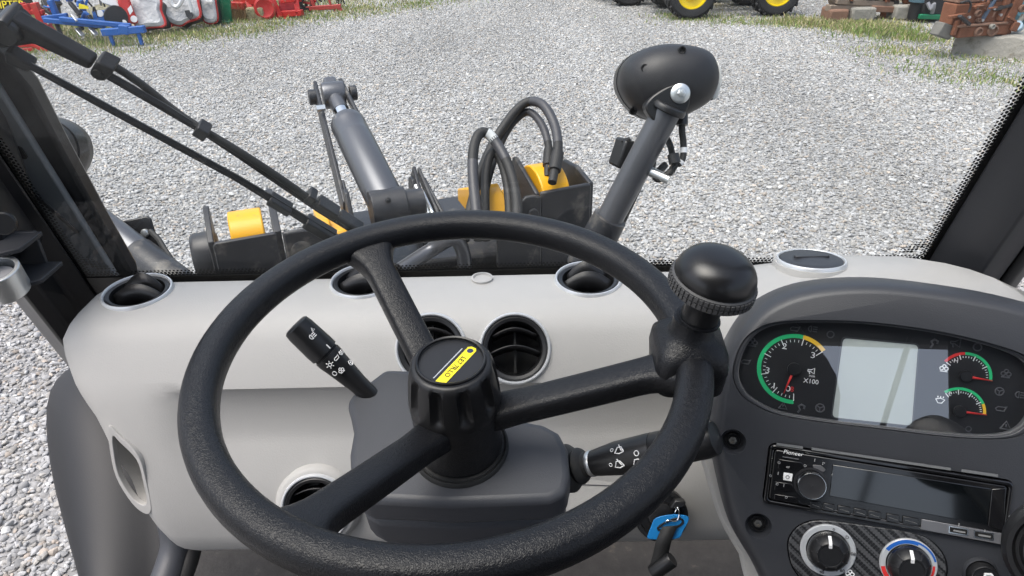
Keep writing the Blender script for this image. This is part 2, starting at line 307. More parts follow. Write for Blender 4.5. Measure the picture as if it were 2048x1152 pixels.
# black ceramic border with its dots
uL = PF(176, 566, WS)[0] - 0.002; uR = PF(1846, 528, WS)[0] + 0.002; vB = PF(1000, 536, WS)[1]
fb = MB(); fb.prism([(-0.70, 0.028), (0.70, 0.028), (0.70, vB), (-0.70, vB)], -0.003, -0.0005, WS)
fb.prism([(-0.70, vB), (uL + 0.006, vB), (uL + 0.004, -0.94), (-0.70, -0.94)], -0.003, -0.0005, WS); fb.prism([(uR - 0.006, vB), (0.70, vB), (0.70, -0.94), (uR - 0.004, -0.94)], -0.003, -0.0005, WS)
fb.build('frit_border', m_frit, wsg)
dt = MB(); P = 0.0056
def dot(u, v, r):
    b = [WS @ V((u + r * math.cos(k * math.pi / 3), v + r * math.sin(k * math.pi / 3), -0.0012)) for k in range(6)]; dt.add(b, [tuple(range(6))])
for row, r in enumerate((0.0030, 0.0025, 0.0018)):
    for i in range(int((uR - uL) / P) + 1): dot(uL + 0.005 + (i + 0.5 * (row % 2)) * P, vB - 0.001 - row * P * 0.82, r)
    for i in range(int(0.62 / P)):
        dot(uL + 0.007 + row * P * 0.82, vB - 0.004 - (i + 0.5 * (row % 2)) * P, r); dot(uR - 0.007 - row * P * 0.82, vB - 0.004 - (i + 0.5 * (row % 2)) * P, r)
for cx_, sg in ((uL, 1), (uR, -1)):
    for i in range(9):
        for j in range(9):
            if i + j < 7 and i + j > 1: dot(cx_ + sg * (0.020 + i * P), vB - 0.018 - j * P * 0.85, 0.0031 - 0.00028 * (i + j))
tag(dt.build('frit_dots', m_frit, wsg, flat=True, recalc=False), kind='stuff')
tag(pillar('pillar', [((176, 566), -0.006), ((120, 566), -0.02), ((96, 600), -0.05), ((38, 581), -0.06), ((20, 590), 0.03), ((150, 566), 0.03)], m_pillar, -0.95, 0.55), 'plain black pillar left of the windscreen')
tag(pillar('pillar', [((1850, 532), -0.004), ((1897, 541), -0.035), ((1954, 560), -0.06), ((1989, 571), -0.055), ((1995, 575), 0.03), ((1870, 535), 0.03)], m_pillar2, -0.95, 0.45, bev=0.003), 'stepped charcoal pillar right of the windscreen')
pillar('door_seal', [((1991, 571), -0.052), ((2012, 580), -0.06), ((2024, 585), -0.045), ((2018, 584), 0.0), ((1995, 575), 0.0)], m_rubber, -0.95, 0.45, bev=0.006)
# strip with a slotted hole and the guard rail outside the left edge of the glass
def plate(name, pts, off, th, m, bev=0.003, par=None):
    mb = MB(); mb.prism(ws_pts(pts, off), off, off + th, WS); return mb.build(name, m, par or cab, bevel=bev)
pl = plate('side_strip', [(-90, 60), (0, 185), (230, 552), (262, 600), (150, 600), (40, 400), (-90, 200)], 0.055, 0.012, mat('side_strip_paint', (0.19, 0.20, 0.215), 0.32, var=0.10, vscale=10, rvar=0.1))
hw = frame(WS @ V((*PF(41, 309, WS, 0.05), 0.0535)), WS.col[2].to_3d(), WS.col[1].to_3d()); h = MB(); h.prism(rrect(0.020, 0.008, 0.0039), -0.0012, 0.0014, hw); h.build('slot', m_void, pl)
hw = frame(WS @ V((*PF(110, 430, WS, 0.05), 0.0535)), WS.col[2].to_3d(), V((0.30, -0.24, -1))); h = MB(); h.prism(rrect(0.085, 0.007, 0.0034), -0.001, 0.0012, hw); h.build('pressed_rib', mat('strip_rib', (0.04, 0.042, 0.047), 0.4), pl, bevel=0.0008)
def rail(name, pts, off, r, m, par):
    mb = MB(); mb.tube(crom([WS @ V((*PF(a, b, WS, off), off)) for a, b in pts], 6), r, 12); return mb.build(name, m, par)
plate('rail_strip', [(-60, 40), (60, 180), (128, 310), (205, 450), (262, 548), (275, 600), (232, 600), (150, 450), (0, 190)], 0.07, 0.03, m_pillar, 0.006)
rail('guard_rail', [(-40, 20), (30, 130), (75, 215), (135, 330), (185, 440), (207, 470)], 0.10, 0.013, m_pillar, cab)
rail('guard_rail', [(190, 440), (215, 490), (255, 545), (280, 600)], 0.10, 0.007, m_rubber, cab)
# door frame stub and catch at far left
mb = MB(); c0 = PY(-60, 420, 0.86); mb.box(c0 + V((-0.01, 0.02, 0.05)), (0.11, 0.10, 0.24)); mb.build('hinge_plate', m_pillar, cab, bevel=0.008)
b0 = PY(8, 446, 0.80); mb = MB(); mb.lathe([(0.014, 0), (0.014, 0.004), (0.012, 0.006), (0.0005, 0.006)], frame(b0, V((0.35, -0.9, 0.2)))); mb.build('plug', m_black, cab)
CT = frame(PY(45, 510, 0.84), V((0, 0, 1)), V((1, 0, 0)))
mb = MB(); q = [(-0.10, -0.055), (-0.02, -0.060), (0.022, -0.03), (0.022, 0.02), (-0.10, 0.02)]
mb.prism(q, 0.018, 0.024, CT); mb.prism([(x + 0.012, y) for x, y in q], -0.026, -0.020, CT); mb.box((-0.05, 0.018, 0), (0.13, 0.006, 0.05), CT)
ct = mb.build('catch_bracket', m_pillar2, cab, bevel=0.0012)
mb = MB(); o = frame(PY(2, 560, 0.79), V((0.05, -0.25, 1)), V((1, 0, 0))); mb.lathe([(0.027, -0.018), (0.027, 0.018), (0.0215, 0.018), (0.0215, -0.018)], o, 36, closed=True); mb.build('striker_ring', m_zinc, ct, bevel=0.0012)
mb = MB(); mb.lathe([(0.020, -0.02), (0.020, 0.004), (0.017, 0.008), (0.0005, 0.010)], o, 28); mb.build('bush', mat('bush_plastic', (0.25, 0.25, 0.26), 0.4), ct)
# roof, rear posts and rear wall stand out of view: they shade the cab and show in the cluster's reflection
mb = MB(); mb.prism(rrect(1.50, 1.20, 0.10), 0.34, 0.42, Matrix.Translation(EYE + V((0, -0.52, 0)))); mb.build('roof', m_pillar2, cab, bevel=0.02)
mb = MB(); mb.prism([(-0.72, 0.084), (0.72, 0.084), (0.72, 0.60), (-0.72, 0.60)], 0.37, 0.376, Matrix.Translation(EYE)); mb.build('added_roof_window', m_glass, cab)  # unseen pane, added to let more sky light onto hood, wheel and column
mb = MB(); mb.box(EYE + V((0, 0.64, 0.37)), (1.50, 0.078, 0.08)); mb.build('header_beam', m_pillar2, cab, bevel=0.01)
mb = MB(); mb.prism(rrect(1.34, 1.04, 0.08), 0.318, 0.337, Matrix.Translation(EYE + V((0, -0.50, 0)))); mb.build('headliner', mat('headliner', (0.10, 0.10, 0.10), 0.9), cab, bevel=0.008)
for sx in (-1, 1):
    mb = MB(); mb.bar(EYE + V((sx * 0.70, -0.98, -1.2)), EYE + V((sx * 0.66, -0.95, 0.35)), 0.10, 0.10, V((0, 1, 0))); mb.build('rear_post', m_pillar, cab, bevel=0.01)
mb = MB(); mb.box(EYE + V((0, -1.0, -0.75)), (1.36, 0.05, 1.0)); mb.box(EYE + V((0.52, -1.0, 0.05)), (0.26, 0.05, 0.60)); mb.box(EYE + V((0, -1.0, 0.29)), (1.36, 0.05, 0.06)); mb.build('rear_wall', m_pillar2, cab, bevel=0.01)
mb = MB(); mb.tube([EYE + V((0.16, -0.96, -0.30)), EYE + V((0.30, -0.96, 0.27))], 0.008, 8); mb.build('rear_wiper', m_black, cab)
mb = MB(); mb.box(EYE + V((-0.10, 0.22, -1.33)), (1.55, 2.3, 0.04)); mb.build('floor_mat', m_mat, cab)
mb = MB(); mb.box(EYE + V((0.0, 1.30, -1.08)), (1.32, 0.04, 0.46)); mb.build('firewall', m_mat, cab)
mb = MB(); mb.box(EYE + V((0.74, -0.10, -0.95)), (0.04, 1.7, 0.80)); mb.build('shade_wall', m_pillar2, cab, bevel=0.01)  # unseen low wall at right, added to keep light off the dash front
mb = MB(); mb.tube(crom([D(385, 1030, 1.09), D(386, 1080, 1.09), D(378, 1120, 1.08), D(356, 1180, 1.06), D(330, 1260, 1.02)], 6), 0.014, 14); mb.build('door_rubber', m_rubber, cab)
mb = MB(); mb.tube(crom([D(345, 1040, 1.08), D(352, 1085, 1.08), D(342, 1130, 1.07), D(316, 1200, 1.04), D(296, 1260, 1.0)], 6), 0.022, 14); mb.build('sill_trim', m_col, cab)
seat = thing('driver_seat', 'black driver seat behind the camera, back shaped to darken the cluster reflection', 'seat', EYE + V((-0.12, -0.55, -1.3)))
mb = MB(); mb.loft([[EYE + V((x - 0.16, y - 0.60 - 0.05 * (z + 0.7), z)) for x, y in rrect(w_, 0.14, 0.05)] for z, w_ in ((-0.7, 0.46), (-0.3, 0.56), (-0.05, 0.66), (0.03, 0.64), (0.10, 0.54), (0.16, 0.42), (0.24, 0.36), (0.29, 0.34))]); mb.build('backrest', m_rubber, seat, sub=1)  # outline shaped to darken the left of the cluster's reflection
mb = MB(); mb.prism(rrect(0.46, 0.48, 0.08), -0.82, -0.70, Matrix.Translation(EYE + V((-0.05, -0.42, 0)))); mb.build('cushion', m_rubber, seat, bevel=0.03)
mb = MB(); mb.lathe([(0.16, -1.305), (0.12, -1.25), (0.10, -0.82)], Matrix.Translation(EYE + V((-0.05, -0.42, 0)))); mb.build('pedestal', m_black, seat)
# ------------------------------------------------------------------ dashboard
dash = thing('dashboard', 'pale grey moulded dashboard with round air vents under the windscreen', 'dashboard', EYE + V((0, 0.85, -0.85)))
plain = [(0.985, -0.80), (0.975, -0.56), (0.948, -0.530), (0.928, -0.5035), (0.905, -0.4980), (0.86, -0.4975), (0.835, -0.5005), (0.816, -0.5095), (0.800, -0.5255), (0.785, -0.5470), (0.772, -0.5660), (0.764, -0.580), (0.757, -0.596), (0.750, -0.615), (0.742, -0.640), (0.733, -0.670), (0.724, -0.705), (0.717, -0.745), (0.713, -0.79), (0.716, -0.820), (0.726, -0.834), (0.76, -0.845)]
crease = list(plain)
crease[11] = (0.7660, -0.577); crease[12] = (0.7705, -0.5840); crease[13] = (0.7700, -0.615); crease[14] = (0.7670, -0.648); crease[15] = (0.7580, -0.664); crease[16] = (0.735, -0.70); crease[17] = (0.722, -0.74)
def xl(z):
    T = [(-0.49, -0.612), (-0.51, -0.614), (-0.56, -0.596), (-0.62, -0.566), (-0.70, -0.545), (-0.80, -0.520), (-0.9, -0.49)]
    for (a, p), (b, q) in zip(T, T[1:]):
        if z <= a and z >= b: return p + (q - p) * (a - z) / (a - b)
    return T[0][1] if z > T[0][0] else T[-1][1]
rows = []; CEN = (0.875, -0.65); X1 = 0.74; XF = 0.055
def prow(x_of, cr, sc):
    out = []
    for (a, b), (c, d) in zip(plain, crease):
        y, z = a + (c - a) * cr, b + (d - b) * cr
        xx = x_of(z); y += 0.026 * max(0, min(1, (xx - 0.30) / 0.2)) * max(0, min(1, (y - 0.85) / 0.07)); y = min(y, 0.954 - (xx - 0.517) * 0.81 + 0.6 * max(0, -0.505 - z))
        rise = 0.022 * max(0, min(1, (xx - 0.28) / 0.2)) * max(0, min(1, (y - 0.80) / 0.06)) * max(0, min(1, (0.99 - y) / 0.10))
        y = CEN[0] + (y - CEN[0]) * sc; z = CEN[1] + (z - CEN[1]) * sc
        out.append(EYE + V((xx, y, z + rise)))
    return out
for k in range(8):
    th = math.pi / 2 * k / 7; rows.append(prow(lambda z: xl(z) + XF * (1 - math.cos(th)) * 1.0, 0, 0.72 + 0.28 * math.sin(th)))
NC = 56
for i in range(1, NC + 1):
    s = i / NC; xm = -0.5 + s * (X1 + 0.5); cr = max(0, min(1, (xm + 0.46) / 0.06)); cr = cr * cr * (3 - 2 * cr)
    rows.append(prow(lambda z: (xl(z) + XF) * (1 - s) + X1 * s, cr, 1))
mb = MB(); mb.loft(rows); panel = mb.build('panel', m_dash, dash)
def vf(px, py, y, z, tilt, yaw=0):  # frame of a vent facing the driver, tilt up from level
    p = EYE + V((0, y, z)); n = V((math.sin(R_(yaw)) * math.cos(R_(tilt)), -math.cos(R_(yaw)) * math.cos(R_(tilt)), math.sin(R_(tilt))))
    r = ray(px, py); q = EYE + r * ((p - EYE).dot(n) / r.dot(n)); return frame(q, n, V((1, 0, 0)))
VT = [(vf(275, 584, 0.90, -0.4965, 88), 1, 'rear left corner'), (vf(727, 563, 0.90, -0.4965, 88), 1, ''), (vf(1176, 559, 0.90, -0.4965, 88), 1, ''), (vf(1622, 522, 0.94, -0.487, 99), 2, ''),
      (vf(862, 697, 0.783, -0.549, 36), 0, ''), (vf(1030, 697, 0.783, -0.549, 36), 0, ''), (vf(632, 1016, 0.712, -0.73, 24), 0, '')]
vlab = ['round vent at the left end of the dash top', 'round vent half behind the wheel spoke on the dash top', 'round vent right of centre on the dash top', 'closed round vent behind the instrument hood', 'round vent half hidden by the wheel hub', 'round vent right of the wheel hub', 'low round vent behind the lower spoke']
# pocket near the left end
PKF = frame(EYE + V((-0.50, 0.735, -0.66)), V((-0.35, -0.93, 0.12)), V((1, 0, 0)))
pk = [(221, 849), (240, 866), (281, 909), (297, 960), (307, 1013), (296, 1025), (268, 1003), (236, 950), (223, 889)]
pko = sm2([PF(a, b, PKF) for a, b in pk], 4); pc = (sum(p[0] for p in pko) / len(pko), sum(p[1] for p in pko) / len(pko))
def inset(P, k, c=None):
    c = c or (sum(p[0] for p in P) / len(P), sum(p[1] for p in P) / len(P)); return [(c[0] + (x - c[0]) * k, c[1] + (y - c[1]) * k) for x, y in P]
BF = VT[6][0]                                                          # raised boss round the low vent
mb = MB(); mb.lathe([(0.066, -0.075), (0.062, -0.030), (0.058, -0.010), (0.054, -0.003), (0.051, -0.001), (0.045, -0.001), (0.045, -0.09)], BF, 40); boss = mb.build('vent_boss', m_dash, dash)
cuts = [MB().lathe([(0.0440, -0.065), (0.0440, 0.05)], f, 40) for f, k, _ in VT[:6] if k != 2] + [MB().lathe([(0.0450, -0.10), (0.0450, 0.05)], BF, 40)] + [MB().prism(inset(pko, 0.80), -0.10, 0.08, PKF)]
cut(panel, cuts)
def vent(f, kind, lab):
    mb = MB()
    if kind == 2: mb.lathe([(0.0425, -0.01), (0.0425, 0.003), (0.038, 0.005), (0.030, 0.0045), (0.015, 0.007), (0.0005, 0.0075)], f, 40)
    else: mb.lathe([(0.0438, -0.05), (0.0432, 0.0005), (0.0405, 0.0022), (0.0365, 0.001), (0.0350, -0.006), (0.0340, -0.05), (0.0005, -0.052)], f, 40)
    o = tag(mb.build('air_vent', m_black if kind != 2 else m_char, dash), lab)
    mb = MB(); mb.lathe([(0.0428, -0.004), (0.0434, 0.0025), (0.0446, 0.0040), (0.0460, 0.0040), (0.0474, 0.002), (0.0480, -0.004)], f, 48, closed=True); mb.build('ring', m_silver, o)
    if kind == 2:
        mb = MB(); mb.lathe([(0.058, -0.045), (0.0535, -0.012), (0.0495, -0.001), (0.044, -0.0012)], f, 40); mb.build('pedestal', m_dash, o)
        mb = MB(); mb.prism(rrect(0.05, 0.010, 0.0045), 0.004, 0.009, f); mb.build('lid_tab', m_char, o, bevel=0.001); return
    blades = [(0.017, 0.004, 0.030), (-0.006, 0.004, 0.030)] if kind == 0 else [(0.019, 0.021, 0.034), (-0.001, 0.015, 0.030)]
    for y0, hz, dp in blades:
        half = math.sqrt(max(0.0001, 0.0342 ** 2 - y0 * y0)); m2 = MB(); n = 12; vs2 = []
        for i in range(n + 1):
            x = -half + 2 * half * i / n; c = math.cos(math.pi / 2 * (x / half)); lift = 0.010 * c if kind == 0 else 0.004 * c
            vs2 += [f @ V((x, y0 + lift, hz * c - 0.003)), f @ V((x, y0 + lift - 0.006, hz * c - 0.003 - dp))]
        m2.add(vs2, [(2 * i, 2 * i + 1, 2 * i + 3, 2 * i + 2) for i in range(n)]); m2.build('louvre', m_black, o, solid=0.0018)
    mb = MB(); mb.bar(f @ V((0, -0.032, -0.03)), f @ V((0, 0.032, -0.03)), 0.003, 0.02, f.col[2].to_3d()); mb.build('rib', m_void, o)
for (f, k, _), lb in zip(VT, vlab): vent(f, k, lb)
mb = MB(); mb.ringprism(inset(pko, 1.0), inset(pko, 0.78), -0.004, 0.004, PKF); mb.build('pocket_rim', m_dash, dash, bevel=0.003, seg=3)
mb = MB(); mb.prism(inset(pko, 0.86), -0.055, -0.05, PKF); mb.build('pocket_back', m_dash, dash)
for a, b in ((964, 556), (516, 581)):
    f = vf(a, b, 0.90, -0.4960, 90); mb = MB(); mb.lathe([(0.0155, -0.004), (0.0155, 0.0012), (0.0125, 0.0020), (0.0115, -0.001), (0.0005, -0.0015)], f, 28); mb.build('plug', m_dash, dash)
# knee box with a seam, ignition switch
KF = frame(EYE + V((0.10, 0.715, -0.735)), V((0.05, -0.80, 0.6)), V((1, 0, 0)))
kp = [(1110, 935), (1290, 945), (1310, 960), (1290, 1010), (1240, 1060), (1180, 1085), (1090, 1085)]
mb = MB(); mb.prism([PF(a, b, KF) for a, b in kp], -0.05, 0.0, KF); mb.build('knee_box', m_dash, dash, bevel=0.006, seg=3)
mb = MB(); mb.tube([KF @ V((*PF(1130, 968, KF), 0.0006)), KF @ V((*PF(1238, 972, KF), 0.0006)), KF @ V((*PF(1262, 984, KF), 0.0006))], 0.0007, 6); mb.build('seam', m_grey, dash)
IG = frame(PY(1322, 1030, 0.70), V((-0.1, -0.85, 0.5)), V((1, 0, 0)))
mb = MB(); mb.lathe([(0.036, -0.02), (0.036, 0.002), (0.034, 0.004), (0.030, 0.0035), (0.029, -0.001), (0.018, -0.002), (0.017, 0.004), (0.010, 0.006), (0.0005, 0.006)], IG, 36); ig = mb.build('ignition_switch', m_black, dash)
# ------------------------------------------------------------------ steering wheel
WN = V((math.sin(-0.0146), -math.sin(0.1319), math.cos(0.1319))).normalized(); WC = EYE + V((-0.0505, 0.4769, -0.3273)); WF = frame(WC, WN, V((1, 0, 0)))
RW = 0.190; RT = 0.0138
sw = thing('steering_wheel', 'black three-spoke steering wheel with grained rim and spinner knob', 'steering wheel', WC - WN * 0.13)
mb = MB(); rows = []
for i in range(120):
    a = 2 * math.pi * i / 120; sec = []
    for j in range(22):
        g = 2 * math.pi * j / 22; c, s = math.cos(g), math.sin(g); e = 0.78
        sec.append(WF @ V(((RW + RT * 1.02 * math.copysign(abs(c) ** e, c)) * math.cos(a), (RW + RT * 1.02 * math.copysign(abs(c) ** e, c)) * math.sin(a), RT * 0.98 * math.copysign(abs(s) ** e, s))))
    rows.append(sec)
rows.append(rows[0]); mb.loft(rows, capends=False); mb.build('rim', m_leather, sw)
def spoke(px, py):
    u, v = PF(px, py, WF); a = math.atan2(v, u); d = V((math.cos(a), math.sin(a), 0)); tn = V((-math.sin(a), math.cos(a), 0)); mb = MB(); rows = []
    for k in range(19):
        s = k / 18; r = 0.020 + (RW - 0.004 - 0.020) * s; e = max(0, (s - 0.78) / 0.22); e2 = max(0, (0.22 - s) / 0.22)
        z = -0.071 + 0.067 * (s ** 1.05); wd = 0.0138 + 0.017 * e ** 2.2 + 0.004 * e2; th = 0.0118 - 0.0015 * e
        c = d * r + V((0, 0, z)); sec = []
        for j in range(20):
            g = 2 * math.pi * j / 20; cc, ss = math.cos(g), math.sin(g); q = 0.50
            sec.append(WF @ (c + tn * wd * math.copysign(abs(cc) ** q, cc) + V((0, 0, 1)) * th * math.copysign(abs(ss) ** q, ss)))
        rows.append(sec)
    mb.loft(rows); return mb.build('spoke', m_leather, sw)
spoke(745, 500); spoke(1395, 722); spoke(590, 1050)
mb = MB(); mb.lathe([(0.030, -0.116), (0.0372, -0.108), (0.0376, -0.075), (0.0385, -0.056), (0.037, -0.050), (0.030, -0.048)], WF, 48); mb.build('hub', mat('hub_grain', (0.012, 0.012, 0.013), 0.38, bump=('leather', 500, 0.25, 0.0006)), sw)
# ribbed cap: radius dips at ten flutes
mb = MB(); rows = []; SEG = 120
for h_, r, fl in ((-0.056, 0.0385, 0), (-0.052, 0.0388, 0), (-0.049, 0.0387, 0), (-0.046, 0.0384, .5), (-0.043, 0.0382, 1), (-0.030, 0.0368, 1), (-0.020, 0.0354, 1), (-0.016, 0.0346, .55), (-0.013, 0.0336, .1), (-0.0108, 0.0318, 0), (-0.0100, 0.0300, 0), (-0.0100, 0.0288, 0), (-0.0112, 0.0282, 0), (-0.0114, 0.0005, 0)):
    sec = []
    for j in range(SEG):
        a = 2 * math.pi * j / SEG; ph = (a * 10 / (2 * math.pi) + 0.5) % 1 - 0.5; dip = max(0, 1 - (ph / 0.22) ** 2) if abs(ph) < 0.22 else 0
        rr = r - 0.0056 * fl * math.sqrt(dip); sec.append(WF @ V((rr * math.cos(a), rr * math.sin(a), h_)))
    rows.append(sec)
mb.loft(rows); cap = mb.build('cap', m_cap, sw, ang=50)
mb = MB(); mb.lathe([(0.0285, -0.0095), (0.0285, -0.0075), (0.0278, -0.0068), (0.0265, -0.0075), (0.0265, -0.0095)], WF, 60, closed=True); mb.build('trim_ring', m_cap, cap)
BFm = WF @ Matrix.Translation((0, 0, -0.0108)) @ Matrix.Rotation(R_(58), 4, 'Z')
mb = MB(); mb.lathe([(0.0262, -0.0008), (0.0262, 0.0)], BFm, 48); badge = mb.build('badge', mat('badge_grey', (0.022, 0.023, 0.026), 0.42, spec=0.3), cap)
mb = MB(); mb.prism([(-0.0235, -0.0105), (0.021, -0.0105), (0.0235, -0.0085), (0.0235, -0.004), (0.0215, -0.002), (-0.0245, -0.002)], 0.0, 0.0004, BFm); mb.build('yellow_label', m_sticker, badge)
mb = MB(); mb.prism([(-0.022, 0.0008), (0.018, 0.0008), (0.018, 0.0017), (-0.022, 0.0017)], 0, 0.0003, BFm); mb.build('white_line', mat('label_pale', (0.45, 0.47, 0.50), 0.5), badge)
mb = MB(); mb.lathe([(0.0026, 0.0004), (0.0026, 0.0007)], BFm @ Matrix.Translation((0.0185, -0.0062, 0)), 20); mb.build('emblem', mat('emblem_navy', (0.02, 0.03, 0.10), 0.4), badge)
text('LE7 7R.LO', 0.0062, BFm @ Matrix.Translation((-0.003, -0.0062, 0.0005)) @ Matrix.Rotation(math.pi, 4, 'Z'), 'lettering', m_black, badge, sx=0.95)
# spinner knob on its clamp
KB = PF(1398, 700, WF); ka = math.atan2(KB[1], KB[0]); KM = WF @ Matrix.Translation((RW * math.cos(ka), RW * math.sin(ka), 0)) @ Matrix.Rotation(ka, 4, 'Z')
mb = MB(); rows = []
for z, sx, sy, r in ((-0.028, 0.044, 0.048, 0.010), (-0.024, 0.053, 0.056, 0.011), (-0.004, 0.056, 0.058, 0.011), (0.008, 0.054, 0.056, 0.012), (0.014, 0.047, 0.048, 0.014), (0.0175, 0.037, 0.038, 0.0155), (0.022, 0.0315, 0.0315, 0.0155), (0.034, 0.0290, 0.0290, 0.0142)):
    rows.append([KM @ V((x - 0.002, y, z)) for x, y in rrect(sx, sy, r, 6)])
mb.loft(rows); clamp = mb.build('spinner_knob', m_leather, sw, ang=60)
KU = KM @ Matrix.Translation((-0.004, 0, -0.0035)) @ Matrix.Rotation(R_(10), 4, 'Y') @ Matrix.Diagonal((1.12, 1.12, 1.10, 1))
mb = MB(); mb.lathe([(0.0130, 0.0335), (0.0128, 0.036), (0.0125, 0.040), (0.0130, 0.048), (0.0150, 0.053), (0.019, 0.0565), (0.024, 0.059)], KU, 40); mb.build('neck', m_cap, clamp)
mb = MB(); mb.lathe([(0.0145, 0.0325), (0.0148, 0.0335), (0.0145, 0.0345), (0.012, 0.0345)], KU, 40); mb.build('collar', m_leather, clamp)
mb = MB(); mb.lathe([(0.022, 0.0575), (0.0275, 0.0585), (0.0278, 0.063), (0.0278, 0.0675), (0.026, 0.069)], KU, 60); gr = mb.build('grip_ring', m_gripgrey, clamp)
tm = MB()
for i in range(52):
    a = 2 * math.pi * i / 52
    for z in (0.0612, 0.0652): tm.box((0.0280, 0, z), (0.0014, 0.0024, 0.0030), KU @ Matrix.Rotation(a, 4, 'Z'))
tag(tm.build('grip_blocks', m_gripgrey, clamp, flat=True), kind='stuff')
mb = MB(); mb.lathe([(0.0262, 0.068)] + [(0.0270 * math.cos(R_(t)) ** 0.72, 0.0680 + 0.0195 * math.sin(R_(t)) ** 1.0) for t in range(4, 90, 6)] + [(0.0005, 0.0875)], KU, 48); mb.build('ball', mat('ball_black', (0.008, 0.008, 0.009), 0.30, bump=('noise', 1200, 0.1, 0.0003), rvar=0.05), clamp)
# ------------------------------------------------------------------ steering column and stalks
CN = V((-0.0146, -0.20, 0.98)).normalized(); CO = frame(WC - WN * 0.113, CN, V((1, 0, 0)))
sc = thing('steering_column', 'dark grey plastic column shroud under the steering wheel', 'steering column', WC - WN * 0.5)
top = [(770, 735), (840, 738), (1000, 828), (1088, 846), (1118, 862), (1136, 895), (1141, 950), (1134, 985), (1100, 1000), (900, 1008), (740, 1000), (712, 985), (700, 950), (698, 905), (706, 860), (700, 830), (692, 802), (705, 785)]
tp = [PF(a, b, CO) for a, b in top]
mb = MB(); mb.prism(tp, -0.034, 0.0, CO); mb.build('upper_shroud', m_col, sc, bevel=0.007, seg=4)
tp2 = [(x * 0.985, y * 0.985) for x, y in tp]
mb = MB(); n = len(tp2); mb.loft([[CO @ V((x * k, y * k, z)) for x, y in tp2] for z, k in ((-0.0345, 0.99), (-0.060, 0.985), (-0.082, 0.93))]); mb.build('lower_shroud', m_col, sc, bevel=0.008, seg=4)
mb = MB(); mb.lathe([(0.0430, -0.010), (0.0430, 0.002), (0.0412, 0.0045), (0.0395, 0.0032), (0.0385, 0.005), (0.034, 0.005)], CO, 48); mb.build('collar', m_rubber, sc)
mb = MB(); mb.tube([CO @ V((0, 0, -0.02)), EYE + V((-0.04, 0.60, -0.75)), EYE + V((-0.03, 0.70, -1.28))], 0.030, 16); mb.build('column_tube', m_black, sc)
def along(a, b): a = V(a); b = V(b); return frame(a, b - a, V((0, 0, 1)).cross(b - a)), (b - a).length
f, Ln = along(D(745, 795, 0.70), D(590, 650, 0.675))
st = thing('control_stalk', 'black light-switch stalk pointing up and left from the column', 'control stalk', f.col[3].to_3d())
mb = MB(); mb.lathe([(0.0090, 0), (0.0095, 0.020), (0.0122, 0.046), (0.0136, 0.056), (0.0136, Ln * 0.60)], f, 32); g = mb.build('stem', m_black, st)
mb = MB(); mb.lathe([(0.0126, Ln * 0.60), (0.0126, Ln * 0.63)], f, 32); mb.build('groove', m_void, st)
mb = MB(); mb.lathe([(0.0126, Ln * 0.625), (0.0144, Ln * 0.63), (0.0146, Ln * 0.70), (0.0139, Ln * 0.93), (0.0130, Ln * 0.985), (0.011, Ln), (0.0005, Ln * 1.005)], f, 36); kn = mb.build('twist_grip', m_black, st)
def on_stalk(f, r, h, ang): return f @ Matrix.Rotation(ang, 4, 'Z') @ Matrix.Translation((r, 0, h)) @ Matrix(((0, 0, 1, 0), (1, 0, 0, 0), (0, 1, 0, 0), (0, 0, 0, 1)))
def facing(f, h):                                                      # angle round a stalk that faces the eye
    q = f.inverted() @ EYE; return math.atan2(q.y, q.x)
def glyph(m, kind, s, mt, par, name='symbol'):
    mb = MB()
    def ln(p, w=0.11): mb.tube([m @ V((a * s, b * s, 0.0)) for a, b in p], w * s * 0.5 + 0.0001, 5)
    def ci(c, r, a0=0, a1=360): ln([(c[0] + r * math.cos(R_(a)), c[1] + r * math.sin(R_(a))) for a in np.linspace(a0, a1, 14)])
    if kind == 'lamp': ci((-.1, 0), .32, 90, 270); ln([(-.1, .32), (-.1, -.32)]); [ln([(.05, y), (.5, y)]) for y in (-.25, 0, .25)]
    elif kind == 'wiper': ln([(-.5, .3), (.0, .45), (.5, .3), (.2, -.25), (-.2, -.25), (-.5, .3)]); ln([(.05, -.5), (-.25, .2)])
    elif kind == 'wash': ln([(-.5, .2), (.0, .35), (.5, .2), (.2, -.25), (-.2, -.25), (-.5, .2)]); [ln([(x, .4), (x, .6)]) for x in (-.3, 0, .3)]
    elif kind == 'ring': ci((0, 0), .35)
    elif kind == 'horn': ln([(-.5, -.1), (-.5, .15), (-.1, .15), (.4, .45), (.4, -.4), (-.1, -.1), (-.5, -.1)]); ln([(-.3, -.1), (-.2, -.5)])
    elif kind == 'sun': ci((0, 0), .22); [ln([(.35 * math.cos(a), .35 * math.sin(a)), (.55 * math.cos(a), .55 * math.sin(a))]) for a in np.arange(0, 6.28, 1.05)]
    elif kind == 'bar': ln([(0, -.5), (0, .5)], .22)
    elif kind == 'fan': ci((-.25, .0), .2); ci((.25, .0), .2); ci((0, .28), .18); ln([(-.4, -.35), (.4, -.35)])
    elif kind == 'oil': ln([(-.5, .0), (-.3, .2), (.3, .2), (.5, .35), (.3, -.2), (-.4, -.2), (-.5, .0)])
    elif kind == 'tri': ln([(-.45, -.3), (0, .45), (.45, -.3), (-.45, -.3)]); ln([(0, .15), (0, -.1)])
    elif kind == 'hook': ln([(-.3, -.45), (-.1, -.1), (-.3, .25), (0, .5), (.35, .35), (.3, .05)], .2)
    elif kind == 'wheel': ci((0, 0), .4); [ln([(0, 0), (.4 * math.cos(a), .4 * math.sin(a))]) for a in (0.5, 2.6, 4.7)]
    return mb.build(name, mt, par)
fa = facing(f, 0)
